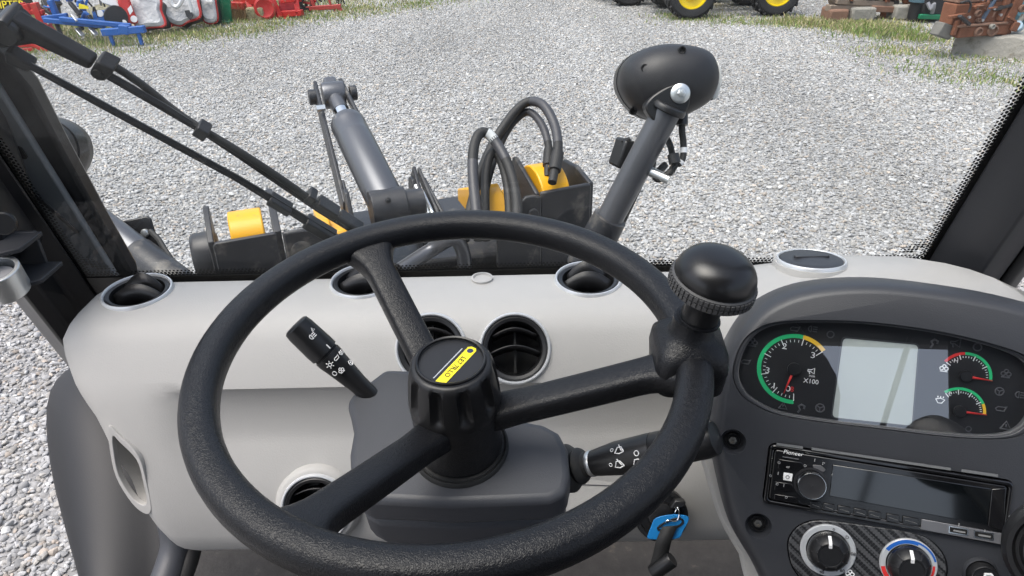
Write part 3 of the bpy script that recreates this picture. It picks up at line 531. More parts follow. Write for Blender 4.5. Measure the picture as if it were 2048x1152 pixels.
for h_, da, r, k, s, p in ((0.83, 0.25, 0.0143, 'lamp', .007, kn), (0.87, 0.6, 0.0141, 'tri', .004, kn), (0.66, 0.45, 0.0146, 'bar', .005, kn), (0.53, -0.35, 0.0137, 'sun', .007, g), (0.53, 0.30, 0.0137, 'oil', .006, g), (0.53, 0.85, 0.0137, 'lamp', .006, g), (0.42, -0.1, 0.0135, 'fan', .006, g), (0.44, -0.6, 0.0135, 'ring', .006, g), (0.40, 0.8, 0.0135, 'wheel', .006, g)):
    glyph(on_stalk(f, r, Ln * h_, fa + da), k, s, m_white, p)
f, Ln = along(D(1140, 936, 0.660), D(1438, 874, 0.585))
st = thing('control_stalk', 'black wiper stalk pointing right behind the wheel rim', 'control stalk', f.col[3].to_3d())
mb = MB(); mb.lathe([(0.021, -0.01), (0.022, 0.0), (0.019, 0.004), (0.0145, 0.007), (0.0165, 0.011), (0.015, 0.014), (0.0115, 0.017), (0.011, 0.022)], f, 28); mb.build('boot', m_rubber, st)
mb = MB(); mb.lathe([(0.0112, 0.021), (0.0118, 0.0225), (0.0118, 0.0245), (0.0112, 0.026)], f, 28); mb.build('ring', m_zinc, st)
mb = MB(); mb.lathe([(0.0108, 0.022), (0.0118, 0.028), (0.0148, 0.050), (0.0156, 0.082), (0.0154, 0.086)], f, 36); g = mb.build('stem', m_black, st)
mb = MB(); mb.lathe([(0.0148, 0.0855), (0.0154, 0.087), (0.0154, Ln * 0.92), (0.0135, Ln * 0.98), (0.0005, Ln)], f, 36); kn = mb.build('twist_grip', m_black, st)
fa = facing(f, 0)
for h_, da, k, s in ((0.40, 0.30, 'wiper', .0085), (0.42, -0.45, 'wiper', .0085), (0.52, 0.40, 'wash', .0085), (0.53, -0.05, 'ring', .006), (0.345, 0.28, 'ring', .004), (0.37, -0.5, 'ring', .004)):
    glyph(on_stalk(f, 0.0156, Ln * h_, fa + da) @ Matrix.Rotation(math.pi / 2 * 3, 4, 'Z'), k, s, m_white, g)
# ------------------------------------------------------------------ key with blue tag
key = thing('ignition_key', 'ignition key with blue tag and black strap hanging from the switch', 'key', IG.col[3].to_3d())
K = lambda px, py, off: IG @ V((*PF(px, py, IG, off), off))
mb = MB(); mb.prism([PF(a, b, IG, 0.020) for a, b in ((1350, 1000), (1372, 1003), (1370, 1015), (1356, 1018), (1340, 1018))], 0.004, 0.020, IG); mb.build('key_head', m_black, key, bevel=0.002)
mb = MB(); mb.tube(crom([K(1355, 1015, 0.024), K(1358, 1030, 0.028), K(1352, 1042, 0.028), K(1335, 1041, 0.030), K(1332, 1046, 0.026), K(1346, 1040, 0.020), K(1350, 1025, 0.02)], 5, True), 0.0009, 6, True); mb.build('split_ring', m_chrome, key)
tg = sm2([PF(a, b, IG, 0.024) for a, b in ((1312, 1036), (1345, 1029), (1374, 1032), (1377, 1042), (1366, 1062), (1358, 1076), (1330, 1079), (1299, 1078), (1295, 1072), (1303, 1052))], 3)
mb = MB(); mb.prism(tg, 0.0225, 0.0245, IG); tgo = mb.build('tag', m_blue, key, bevel=0.0006)
mb = MB(); mb.tube(crom([K(a, b, 0.0248) for a, b in ((1316, 1056), (1335, 1043), (1358, 1037), (1366, 1045), (1352, 1055), (1325, 1061))], 4, True), 0.0016, 6, True); mb.build('tag_ring', m_black, tgo)
mb = MB(); P_ = [K(1340, 1052, 0.027), K(1328, 1080, 0.030), K(1322, 1105, 0.026), K(1314, 1135, 0.02)]; sd_ = V((0.010, -0.001, 0.002))
mb.add([p + q for p in crom(P_, 4) for q in (-sd_, sd_)], [(2 * i, 2 * i + 1, 2 * i + 3, 2 * i + 2) for i in range(len(crom(P_, 4)) - 1)]); mb.build('strap', m_rubber, key, solid=0.0015)
ff, Lf = along(K(1306, 1145, 0.02), K(1345, 1118, 0.028)); mb = MB(); mb.lathe([(0.010, 0), (0.0105, 0.002), (0.0105, Lf - 0.002), (0.0095, Lf), (0.0005, Lf)], ff, 24); mb.build('fob', m_black, key)
# ------------------------------------------------------------------ instrument console at right
EL, YW = R_(27), R_(17)
CN_ = V((-math.sin(YW) * math.cos(EL), -math.cos(YW) * math.cos(EL), math.sin(EL))); CFR = frame(EYE + V((0.314, 0.453, -0.465)), CN_, V((math.cos(YW), -math.sin(YW), 0)))
def C(px, py, off=0.0): return PF(px, py, CFR, off)
con = thing('instrument_console', 'charcoal side console with hooded instruments right of the steering wheel', 'console', EYE + V((0.34, 0.6, -0.9)))
out = [(1423, 800), (1432, 740), (1452, 690), (1484, 640), (1535, 596), (1620, 566), (1750, 556), (1900, 570), (2060, 600), (2200, 650), (2300, 770), (2300, 1000), (2250, 1250), (2100, 1330), (1700, 1330), (1560, 1240), (1500, 1140), (1455, 1060), (1428, 960), (1414, 880)]
op = sm2([C(a, b) for a, b in out], 5)
mb = MB(); cy = sum(p[1] for p in op) / len(op)
mb.loft([[CFR @ V((*p, z)) for p in inset(op, k)] for z, k in ((-0.20, 0.90), (-0.12, 0.97), (-0.060, 1.0), (-0.042, 0.998), (-0.027, 0.990), (-0.015, 0.974), (-0.007, 0.953), (-0.002, 0.926), (0.0, 0.895))])
fas = mb.build('fascia', m_char, con)
cl = [(1465, 745), (1480, 692), (1512, 658), (1560, 643), (1650, 640), (1750, 645), (1870, 661), (1980, 686), (2060, 716), (2086, 760), (2082, 830), (2052, 868), (2000, 880), (1900, 876), (1780, 862), (1660, 848), (1560, 832), (1508, 810), (1478, 785)]
clp = sm2([C(a, b) for a, b in cl], 4)
def X(a, b): return (1400 + a * 0.3164, 840 + b * 0.3164)              # coordinates measured on an enlarged crop
RC = [C(*X(448, 138)), C(*X(1990, 400)), C(*X(1905, 775)), C(*X(393, 525))]
rc = V((sum(p[0] for p in RC) / 4, sum(p[1] for p in RC) / 4)); e1 = (V(RC[1]) - V(RC[0]) + V(RC[2]) - V(RC[3])) / 2; e2 = (V(RC[0]) - V(RC[3]) + V(RC[1]) - V(RC[2])) / 2
RWd, RHt = e1.length, e2.length; ra = math.atan2(e1.y, e1.x); RM = CFR @ Matrix.Translation((rc.x, rc.y, 0)) @ Matrix.Rotation(ra, 4, 'Z')
def hom():                                                            # crop -> radio face, exact at its corners
    src = [(448, 138), (1990, 400), (1905, 775), (393, 525)]; dst = [(-RWd / 2, RHt / 2), (RWd / 2, RHt / 2), (RWd / 2, -RHt / 2), (-RWd / 2, -RHt / 2)]; A = []; B = []
    for (x, y), (u, v) in zip(src, dst): A += [[x, y, 1, 0, 0, 0, -u * x, -u * y], [0, 0, 0, x, y, 1, -v * x, -v * y]]; B += [u, v]
    return np.linalg.solve(np.array(A), np.array(B))
HM = hom()
def Q(a, b): w_ = HM[6] * a + HM[7] * b + 1; return ((HM[0] * a + HM[1] * b + HM[2]) / w_, (HM[3] * a + HM[4] * b + HM[5]) / w_)
SCR = [(1466, 884), (1517, 1052)]
cuts = [MB().prism(clp, -0.020, 0.05, CFR), MB().prism(rrect(RWd + 0.002, RHt + 0.002, 0.006), -0.03, 0.05, RM)]
for p in SCR: cuts.append(MB().lathe([(0.009, -0.010), (0.0092, -0.006), (0.0115, 0.0), (0.016, 0.008)], CFR @ Matrix.Translation((*C(*p), 0)), 28))
cut(fas, cuts)
bd = [(1392, 905), (1420, 860), (1600, 760), (2200, 760), (2290, 1000), (2090, 1320), (1560, 1270), (1480, 1140), (1436, 1060), (1405, 960)]
mb = MB(); mb.loft([[CFR @ V((*p, z)) for p in inset(sm2([C(*q) for q in bd], 3), k)] for z, k in ((-0.34, 0.9), (-0.10, 0.985), (-0.05, 1.0), (-0.035, 0.99), (-0.03, 0.95))]); mb.build('side_body', m_dash, con)
for p in SCR:
    f = CFR @ Matrix.Translation((*C(*p), -0.010)); mb = MB(); mb.lathe([(0.0070, 0.0005), (0.0070, 0.003), (0.0060, 0.0036), (0.0058, 0.0010), (0.0042, 0.0010), (0.0042, 0.0032), (0.0034, 0.0040), (0.0018, 0.0040), (0.0016, 0.0022), (0.0005, 0.0022)], f, 24); s_ = mb.build('screw', m_black, con)
    mb = MB(); mb.lathe([(0.0020, 0.0024), (0.0036, 0.0043), (0.0020, 0.0045), (0.0016, 0.0030)], f, 6); mb.build('screw_head', mat('screw_steel', (0.25, 0.24, 0.22), 0.35, 0.9), s_)
# ---- instrument cluster
clu = thing('instrument_cluster', 'oval instrument cluster with dials and pale display behind glossy cover', 'instrument cluster', CFR @ V((*C(1770, 870), -0.02)))
ZF = -0.0125
mb = MB(); mb.ringprism(inset(clp, 0.998), inset(clp, 0.962), -0.018, -0.003, CFR); mb.build('bezel', m_char, clu, bevel=0.0015)
mb = MB(); mb.ringprism(inset(clp, 0.961), inset(clp, 0.952), -0.017, -0.0055, CFR); mb.build('inner_edge', mat('edge_grey', (0.12, 0.12, 0.125), 0.4), clu)
mb = MB(); mb.prism(inset(clp, 0.958), -0.018, ZF, CFR); mb.build('dial_plate', mat('dial_plate', (0.012, 0.012, 0.014), 0.5), clu)
mb = MB(); mb.prism(inset(clp, 0.9515), -0.0085, -0.0070, CFR); mb.build('cover', m_cover, clu)
def c3(px, py, off): return V((*PF(px, py, CFR, off), off))
def sector(cx, cy, r0, r1, a0, a1, z, n=30):
    vs2 = []
    for i in range(n + 1):
        a = a0 + (a1 - a0) * i / n
        for r in (r0, r1): vs2.append(CFR @ V((cx + r * math.cos(a), cy + r * math.sin(a), z)))
    return MB().add(vs2, [(2 * i, 2 * i + 1, 2 * i + 3, 2 * i + 2) for i in range(n)])
def ang(c, p): return math.atan2(p[1] - c[1], p[0] - c[0])
def gauge(name, cpx, rpx, arcs, label, ticks, needle, knob, tickdir=-1):
    c = PF(*cpx, CFR, ZF); p = PF(*rpx, CFR, ZF); r = math.dist(c, p); pa = []
    first = None
    for (s, e, m_) in arcs:
        a0, a1 = ang(c, PF(*s, CFR, ZF)), ang(c, PF(*e, CFR, ZF))
        while a1 > a0: a1 -= 2 * math.pi
        if a0 - a1 > 2 * math.pi: a1 += 2 * math.pi
        mb = sector(*c, r * 0.885, r, a0, a1, ZF + 0.0003); pa.append((a0, a1))
        if first is None: first = tag(mb.build(name, m_, clu, flat=True), label)
        else: mb.build('arc', m_, first, flat=True)
    A0, A1 = pa[0][0], pa[-1][1]
    while A1 > A0: A1 -= 2 * math.pi
    mb = MB(); nt_ = ticks * 5
    for i in range(nt_ + 1):
        a = A0 + (A1 - A0) * i / nt_; big = i % 5 == 0; l = 0.20 if big else 0.07
        m2 = CFR @ Matrix.Translation((*c, ZF + 0.0006)) @ Matrix.Rotation(a, 4, 'Z')
        mb.box((r * (0.90 - l / 2 if big else 0.80), 0, 0), (r * l, 0.0007 if big else 0.0005, 0.0003), m2)
    tag(mb.build('scale_ticks', m_white, first, flat=True), kind='stuff')
    n0, n1 = c, PF(*needle, CFR, ZF); a = ang(n0, n1); ln_ = math.dist(n0, n1)
    mb = MB(); mb.add([CFR @ (V((*c, ZF + 0.002)) + V((math.cos(a) * l, math.sin(a) * l, 0)) + V((-math.sin(a), math.cos(a), 0)) * w_) for l, w_ in ((0.001, 0.0011), (ln_, 0.0004), (ln_, -0.0004), (0.001, -0.0011))], [(0, 1, 2, 3)]); mb.build('needle', m_red, first, solid=0.0006)
    mb = MB(); mb.lathe([(knob, ZF), (knob, ZF + 0.003), (knob * 0.9, ZF + 0.0036), (0.0004, ZF + 0.0036)], CFR @ Matrix.Translation((*c, 0)), 28); mb.build('needle_hub', m_black, first)
    return first, c, r
tach, tc_, tr_ = gauge('tachometer', (1588, 738), (1514, 742), [((1587, 798), (1607, 672), m_green), ((1607, 672), (1650, 700), m_amber)], 'round green-banded rev counter at the left of the cluster', 6, (1567, 786), 0.0058)
g2, _, _ = gauge('temperature_gauge', (1930, 752), (1984, 760), [((1886, 720), (1930, 704), m_red), ((1930, 704), (1984, 762), m_green)], 'upper small gauge with red and green arc', 4, (1983, 761), 0.0048)
g3, _, _ = gauge('fuel_gauge', (1918, 822), (1972, 826), [((1883, 776), (1966, 808), m_green), ((1966, 808), (1973, 829), m_amber)], 'lower small gauge with green and amber arc', 4, (1972, 829), 0.0048)
def ctext(s, px, py, size, m_, par, rot=0, sx=1): return text(s, size, CFR @ Matrix.Translation(c3(px, py, ZF + 0.0007)) @ Matrix.Rotation(rot, 4, 'Z'), 'numeral', m_, par, 0.0001, sx=sx)
for s, a, b in (('2', 1569, 693), ('3', 1626, 711), ('3', 1535, 741), ('1', 1548, 772), ('0', 1576, 778)): ctext(s, a, b, 0.0075, m_white, tach, sx=1.25)
ctext('X100', 1622, 763, 0.0058, m_white, tach); ctext('min', 1624, 752, 0.0034, m_white, tach)
ctext('8', 1584, 779, 0.0065, m_red, tach); ctext('H', 1912, 722, 0.005, m_white, g2); ctext('E', 1900, 788, 0.005, m_white, g3)
# display
lp = [PF(a, b, CFR, ZF) for a, b in ((1686, 676), (1836, 690), (1823, 851), (1664, 834))]
def roundpoly(P, k=0.06, n=5):
    o = []
    for i, p in enumerate(P):
        a, b, c = V(P[i - 1]), V(p), V(P[(i + 1) % len(P)]); s_, e_ = b + (a - b) * k, b + (c - b) * k
        for j in range(n + 1): t_ = j / n; q = s_ * (1 - t_) ** 2 + b * 2 * t_ * (1 - t_) + e_ * t_ ** 2; o.append((q.x, q.y))
    return o
lr = roundpoly(lp); mb = MB(); mb.prism(lr, ZF, ZF + 0.0006, CFR); lcd = mb.build('display', m_lcd, clu)
mb = MB(); mb.ringprism(inset(lr, 1.035), inset(lr, 1.0), ZF, ZF + 0.0010, CFR); mb.build('display_frame', mat('lcd_frame', (0.05, 0.053, 0.058), 0.4), lcd)
for k, a, b, s, mt in (('oil', 1590, 658, .008, m_grey), ('lamp', 1625, 658, .008, m_grey), ('ring', 1661, 669, .008, m_grey), ('fan', 1505, 685, .009, m_grey), ('oil', 1492, 724, .008, m_grey), ('tri', 1566, 812, .008, m_grey), ('hook', 1602, 818, .008, m_grey), ('wheel', 1640, 816, .009, m_grey),
                       ('horn', 1912, 686, .008, m_grey), ('ring', 1955, 694, .009, m_grey), ('hook', 1868, 688, .008, m_grey), ('fan', 2012, 748, .008, m_grey), ('wheel', 1999, 783, .008, m_grey), ('oil', 2002, 818, .008, m_grey), ('tri', 2012, 852, .009, m_grey), ('ring', 1937, 858, .006, m_grey), ('lamp', 2040, 790, .008, m_grey), ('horn', 1623, 742, .006, m_white), ('fan', 1888, 737, .007, m_white), ('wash', 1880, 802, .007, m_white)):
    glyph(CFR @ Matrix.Translation(c3(a, b, ZF + 0.0005)), k, s, mt, clu, 'warning_symbol')
# ---- radio
rad = thing('car_radio', 'glossy black car radio with rotary knob in the side console', 'radio', RM @ V((0, -RHt / 2, -0.02)))
mb = MB(); mb.ringprism(rrect(RWd, RHt, 0.004), rrect(RWd - 0.007, RHt - 0.007, 0.003), -0.018, 0.004, RM); mb.build('sleeve', m_gloss, rad, bevel=0.0012)
mb = MB(); mb.prism(rrect(RWd - 0.008, RHt - 0.008, 0.003), -0.02, 0.0035, RM); face = mb.build('faceplate', mat('radio_black', (0.008, 0.008, 0.009), 0.16, coat=0.4), rad, bevel=0.001)
mb = MB()
for a, b in (((490, 133), (670, 160)), ((730, 168), (1615, 310)), ((1680, 318), (1895, 352))): p, q = Q(*a), Q(*b); mb.bar(RM @ V((p[0], p[1] - 0.0005, 0.0045)), RM @ V((q[0], q[1] - 0.0005, 0.0045)), 0.002, 0.0012, RM.col[2].to_3d())
mb.build('top_clip', mat('clip_grey', (0.16, 0.165, 0.17), 0.35), rad)
def rq(pts, z0, z1, name, m_, par, bev=0.0): mb = MB(); mb.prism([Q(*p) for p in pts], z0, z1, RM); return mb.build(name, m_, par, bevel=bev)
disp = rq([(868, 278), (1850, 435), (1812, 652), (838, 478)], 0.0035, 0.0045, 'display_window', mat('radio_glass', (0.004, 0.005, 0.006), 0.05, coat=1.0), rad, 0.0008)
rq([(1850, 435), (1935, 430), (1900, 690), (1812, 652)], 0.0035, 0.0052, 'end_facet', m_gloss, rad, 0.0006)
ku = RM @ Matrix.Translation((*Q(718, 398), 0.0035)); kr = math.dist(Q(718, 398), Q(812, 408)) * 1.02
mb = MB(); mb.lathe([(kr, 0), (kr, 0.008), (kr * 0.97, 0.0095), (kr * 0.93, 0.0095), (kr * 0.92, 0.0085)], ku, 48, caps=False); kn = mb.build('rotary_knob', m_chrome, rad)
mk = mat('knob_brushed', (0.035, 0.035, 0.038), 0.45, 0.3)
mb = MB(); mb.lathe([(kr * 0.925, 0.006), (kr * 0.92, 0.0088), (kr * 0.60, 0.0078), (kr * 0.05, 0.0086), (0.0004, 0.0082)], ku, 48); mb.build('knob_face', mk, kn)
mb = MB(); mb.ringprism([(kr * 1.22 * math.cos(x), kr * 1.22 * math.sin(x)) for x in np.linspace(0, 6.283, 41)[:-1]], [(kr * 1.03 * math.cos(x), kr * 1.03 * math.sin(x)) for x in np.linspace(0, 6.283, 41)[:-1]], 0, 0.0012, ku); mb.build('knob_well', mat('well', (0.02, 0.02, 0.022), 0.2), kn)
p0, p1 = Q(535, 190), Q(672, 212); text('Pioneer', math.dist(p0, p1) * 0.30, RM @ Matrix.Translation(((p0[0] + p1[0]) / 2, (p0[1] + p1[1]) / 2, 0.0037)), 'lettering', m_white, rad, 0.0001, sx=1.05, shear=0.15)
wb = rq([(536, 325), (598, 335), (590, 384), (530, 374)], 0.0035, 0.0046, 'source_button', m_white, rad, 0.0004)
glyph(RM @ Matrix.Translation((*Q(562, 355), 0.0047)), 'ring', 0.004, m_grey, wb)
rq([(505, 238), (660, 262), (690, 300), (640, 320), (497, 300)], 0.0035, 0.0045, 'button', m_gloss, rad, 0.0004); rq([(478, 385), (590, 400), (625, 455), (470, 440)], 0.0035, 0.0045, 'button', m_gloss, rad, 0.0004); rq([(472, 465), (620, 487), (655, 528), (465, 500)], 0.0035, 0.0045, 'button', m_gloss, rad, 0.0004)
rq([(735, 278), (790, 282), (820, 310), (805, 325), (738, 300)], 0.0035, 0.0045, 'button', mat('btn_grey', (0.10, 0.10, 0.105), 0.3), rad, 0.0003)
m_btn = mat('key_black', (0.012, 0.012, 0.013), 0.18, coat=0.3)
for i in range(7):
    x0 = 712 + [0, 85, 180, 285, 375, 490, 590][i]; x1 = x0 + [75, 75, 85, 80, 80, 80, 100][i]; y = lambda x: 508 + (x - 712) * 0.158
    bt = rq([(x0, y(x0)), (x1, y(x1)), (x1 - 4, y(x1) + 44), (x0 - 4, y(x0) + 44)], 0.0035, 0.0050, 'preset_button', m_btn, rad, 0.0004)
    mb = MB(); a, b = Q(x0 + 12, y(x0) + 22), Q(x1 - 16, y(x1) + 26); mb.bar(RM @ V((*a, 0.0051)), RM @ V((*b, 0.0051)), 0.0004, 0.0008, RM.col[2].to_3d()); mb.build('light_bar', mat('bar_grey', (0.14, 0.14, 0.14), 0.3), bt)
us = rq([(1418, 618), (1895, 700), (1885, 765), (1408, 680)], 0.0034, 0.0048, 'usb_strip', mat('usb_grey', (0.19, 0.19, 0.20), 0.25, 0.4), rad, 0.0004)
for x in (1578, 1725):
    y = 655 + (x - 1578) * 0.165; rq([(x, y), (x + 115, y + 18), (x + 111, y + 58), (x - 4, y + 42)], 0.0046, 0.0054, 'usb_port', m_chrome, us); rq([(x + 6, y + 6), (x + 108, y + 23), (x + 105, y + 52), (x + 3, y + 36)], 0.0050, 0.0056, 'usb_slot', m_void, us)
    rq([(x + 25, y + 22), (x + 95, y + 33), (x + 93, y + 42), (x + 23, y + 31)], 0.0052, 0.0059, 'usb_tongue', mat('tongue', (0.25, 0.25, 0.25), 0.4), us)
mb = MB(); a, b = Q(530, 222), Q(640, 240); mb.bar(RM @ V((*a, 0.0036)), RM @ V((*b, 0.0036)), 0.0006, 0.0016, RM.col[2].to_3d())
for s_, e_ in (((470, 160), (1900, 395)), ((700, 540), (1405, 668))): a, b = Q(*s_), Q(*e_); mb.bar(RM @ V((*a, 0.0036)), RM @ V((*b, 0.0036)), 0.0004, 0.0006, RM.col[2].to_3d())
mb.build('edge_line', mat('edge_line', (0.16, 0.16, 0.17), 0.25), rad)
for a, b, k in ((748, 246, 'bar'), (805, 270, 'hook'), (565, 290, 'oil'), (682, 282, 'ring'), (550, 485, 'ring'), (535, 408, 'bar'), (505, 260, 'ring'), (498, 330, 'bar'), (490, 400, 'ring'), (1945, 600, 'ring'), (445, 345, 'ring'), (1640, 650, 'bar'), (1790, 686, 'bar')):
    glyph(RM @ Matrix.Translation((*Q(a, b), 0.0048)), k, 0.0026, mat('sym', (0.3, 0.3, 0.3), 0.4), rad)
# ---- heater controls
m_carbon = mat('carbon_twill', (0.03, 0.03, 0.032), 0.35, coat=0.25)
t = m_carbon.node_tree; b_ = t.nodes['Principled BSDF']; L = t.links.new; tcn = t.nodes.new('ShaderNodeTexCoord'); mp = t.nodes.new('ShaderNodeMapping'); mp.inputs['Rotation'].default_value = (0, 0, R_(-8)); L(tcn.outputs['UV'], mp.inputs[0])
wv = t.nodes.new('ShaderNodeTexWave'); wv.wave_type = 'BANDS'; wv.bands_direction = 'DIAGONAL'; wv.wave_profile = 'TRI'; wv.inputs['Scale'].default_value = 70; wv.inputs['Distortion'].default_value = 0
ck = t.nodes.new('ShaderNodeTexChecker'); ck.inputs['Scale'].default_value = 520; L(mp.outputs[0], ck.inputs[0]); L(mp.outputs[0], wv.inputs[0])
ad = t.nodes.new('ShaderNodeMath'); ad.operation = 'MULTIPLY_ADD'; L(ck.outputs['Fac'], ad.inputs[0]); ad.inputs[1].default_value = 0.45; L(wv.outputs['Fac'], ad.inputs[2])
rp = t.nodes.new('ShaderNodeValToRGB'); rp.color_ramp.elements[0].color = (0.008, 0.008, 0.009, 1); rp.color_ramp.elements[1].color = (0.075, 0.076, 0.08, 1); rp.color_ramp.elements[0].position = 0.5; rp.color_ramp.elements[1].position = 0.85; L(ad.outputs[0], rp.inputs[0]); L(rp.outputs[0], b_.inputs['Base Color'])
hc = thing('heater_control', 'carbon-patterned heater panel with two round knobs below the radio', 'heater control', CFR @ V((*C(1760, 1150), -0.01)))
hp = sm2([C(*X(*p)) for p in ((558, 790), (585, 710), (650, 655), (760, 632), (980, 655), (1280, 700), (1430, 745), (1520, 830), (1555, 930), (1530, 1030), (1440, 1110), (1300, 1140), (900, 1080), (700, 1040), (590, 930))], 4)
mb = MB(); mb.prism(hp, -0.004, 0.0016, CFR); pt = mb.build('plate', m_carbon, hc, bevel=0.0008)
uvl = pt.data.uv_layers.new(name='UVMap'); ci = CFR.inverted()
for lp_ in pt.data.loops: q = ci @ pt.data.vertices[lp_.vertex_index].co; uvl.data[lp_.index].uv = (q.x, q.y)
mb = MB(); mb.ringprism(inset(hp, 1.02), inset(hp, 1.0), -0.004, 0.0008, CFR); mb.build('plate_edge', m_gloss, hc)
def knob(cx, cy, rr, lab, ringparts):
    c = C(*X(cx, cy)); f = CFR @ Matrix.Translation((*c, 0.0016)); r = rr
    mb = MB(); mb.lathe([(r, -0.001), (r, 0.0018), (r * 0.97, 0.0026), (r * 0.80, 0.0026), (r * 0.78, 0.0005), (r * 0.70, 0.0004)], f, 56); k = tag(mb.build('dial_ring', m_silver, hc), lab)
    mb = MB(); mb.lathe([(r * 0.775, 0.0), (r * 0.76, 0.004), (r * 0.735, 0.0055)], f, 56); mb.build('dial_skirt', m_gloss, k)
    ridge = MB(); rows_ = []
    for i, (q, h_) in enumerate(((0.73, 0.0), (0.73, 0.006), (0.70, 0.0085), (0.55, 0.0135), (0.46, 0.0150), (0.42, 0.0150), (0.40, 0.0142), (0.02, 0.0142))): rows_.append([f @ V((r * q * math.cos(x), r * q * math.sin(x), h_)) for x in np.linspace(0, 2 * math.pi, 49)[:-1]])
    ridge.loft(rows_); ridge.build('knob', m_cap, k, ang=30)
    for j in range(9):
        a = R_(100 + 40 * j + 40); m2 = f @ Matrix.Rotation(a, 4, 'Z'); q = MB(); q.bar(m2 @ V((r * 0.46, 0, 0.0150)), m2 @ V((r * 0.70, 0, 0.0088)), 0.0016, 0.0012, m2.col[2].to_3d()); q.build('finger_rib', m_cap, k, bevel=0.0004)
    m2 = f @ Matrix.Rotation(R_(97), 4, 'Z'); q = MB(); q.bar(m2 @ V((r * 0.30, 0, 0.0146)), m2 @ V((r * 0.45, 0, 0.0157)), 0.0026, 0.0014, m2.col[2].to_3d()); q.bar(m2 @ V((r * 0.45, 0, 0.0157)), m2 @ V((r * 0.68, 0, 0.0100)), 0.0026, 0.0014, m2.col[2].to_3d()); q.build('pointer', m_white, k)
    for m_, a0, a1, r0, r1 in ringparts:
        z = f.translation; s_ = MB(); n = 24; vs2 = []
        for i in range(n + 1):
            a = R_(a0 + (a1 - a0) * i / n); vs2 += [f @ V((r * q * math.cos(a), r * q * math.sin(a), 0.0029)) for q in (r0, r1)]
        s_.add(vs2, [(2 * i, 2 * i + 1, 2 * i + 3, 2 * i + 2) for i in range(n)]); s_.build('colour_band', m_, k, flat=True)
    return k, f
r1 = math.dist(C(*X(805, 815)), C(*X(983, 830)))
k1, f1 = knob(805, 815, r1, 'silver-ringed fan speed dial', [])
for a, s in ((84, 'o'), (48, 'D'), (4, '08'), (-48, '60'), (-98, '40')): text(s, 0.0040, f1 @ Matrix.Translation((r1 * 0.885 * math.cos(R_(a)), r1 * 0.885 * math.sin(R_(a)), 0.0029)), 'dial_mark', m_black, k1, 0.0001)
r2 = math.dist(C(*X(1310, 905)), C(*X(1495, 920)))
knob(1310, 905, r2, 'heat dial with blue and red bands', [(m_dialblue, 152, 75, 0.83, 0.97), (m_dialblue, 75, 20, 0.90, 0.97), (m_red, 10, -55, 0.82, 0.90), (m_red, 195, 235, 0.82, 0.97)])
glyph(CFR @ Matrix.Translation((*C(*X(945, 968)), 0.0018)), 'fan', 0.0075, m_white, pt)
f = CFR @ Matrix.Translation((*C(*X(1768, 965)), 0.0)); rs = math.dist(C(*X(1768, 965)), C(*X(1880, 980)))
sk = thing('push_switch', 'round black push switch at the lower right of the console', 'switch', f.translation)
mb = MB(); mb.lathe([(rs * 1.02, -0.004), (rs * 1.02, 0.003), (rs * 0.93, 0.005), (rs * 0.86, 0.004), (rs * 0.85, 0.0)], f, 40); mb.build('surround', m_char, sk)
mb = MB(); mb.lathe([(rs * 0.84, -0.002), (rs * 0.84, 0.010), (rs * 0.80, 0.013), (rs * 0.76, 0.0135), (rs * 0.70, 0.0125), (0.0004, 0.0118)], f, 40); bt = mb.build('button', m_cap, sk)
glyph(f @ Matrix.Translation((0.001, 0, 0.0128)) @ Matrix.Rotation(R_(-30), 4, 'Z'), 'hook', 0.011, m_white, bt)
# round black lever boot at the far right edge
f = frame(D(2128, 1110, 0.47), V((-0.55, -0.70, 0.45)), V((0, 0, 1)))
lv = thing('lever_knob', 'large round black lever knob cut off by the right edge', 'lever', f.translation - V((0, 0, 0.05)))
mb = MB(); mb.lathe([(0.024, -0.05), (0.031, -0.03), (0.034, -0.010), (0.034, 0.0), (0.031, 0.006), (0.028, 0.006), (0.026, 0.002), (0.024, 0.002), (0.022, 0.008), (0.015, 0.012), (0.0005, 0.013)], f, 44); mb.build('knob', m_cap, lv)
mb = MB(); mb.tube([f @ V((0, 0, -0.045)), f @ V((-0.02, 0.0, -0.10)), EYE + V((0.50, 0.55, -0.75))], 0.016, 14); mb.build('shaft', m_black, lv)
# ------------------------------------------------------------------ windscreen wiper outside the glass
wip = thing('windscreen_wiper', 'black parallel-arm wiper lying across the left of the windscreen', 'wiper', WS @ V((*PF(0, 80, WS, 0.05), 0.05)))
def W3(px, py, off): return WS @ V((*PF(px, py, WS, off), off))
mb = MB(); mb.prism(ws_pts([(-60, 44), (0, 38), (19, 36), (29, 43), (183, 128), (180, 141), (167, 137), (66, 90), (10, 98), (-60, 94)], 0.045), 0.045, 0.070, WS); arm = mb.build('arm', m_wiper, wip, bevel=0.004, seg=3)
mb = MB(); mb.prism(ws_pts([(187, 130), (193, 124), (228, 141), (222, 152), (208, 163), (194, 162), (182, 154), (178, 146)], 0.040), 0.040, 0.068, WS); mb.build('end_block', m_wiper, arm, bevel=0.004, seg=3)
for a, b, r in ((15, 62, 0.016), (25, 66, 0.010), (12, 40, 0.006)):
    mb = MB(); mb.lathe([(r, -0.03), (r, 0.006), (r * 0.8, 0.010), (0.0005, 0.011)], frame(W3(a, b, 0.045), -WS.col[2].to_3d()), 24); mb.build('pivot', m_black, arm)
mb = MB(); mb.lathe([(0.006, -0.01), (0.006, 0.003), (0.0005, 0.003)], frame(W3(196, 147, 0.040), -WS.col[2].to_3d()), 16); mb.build('screw', m_void, arm)
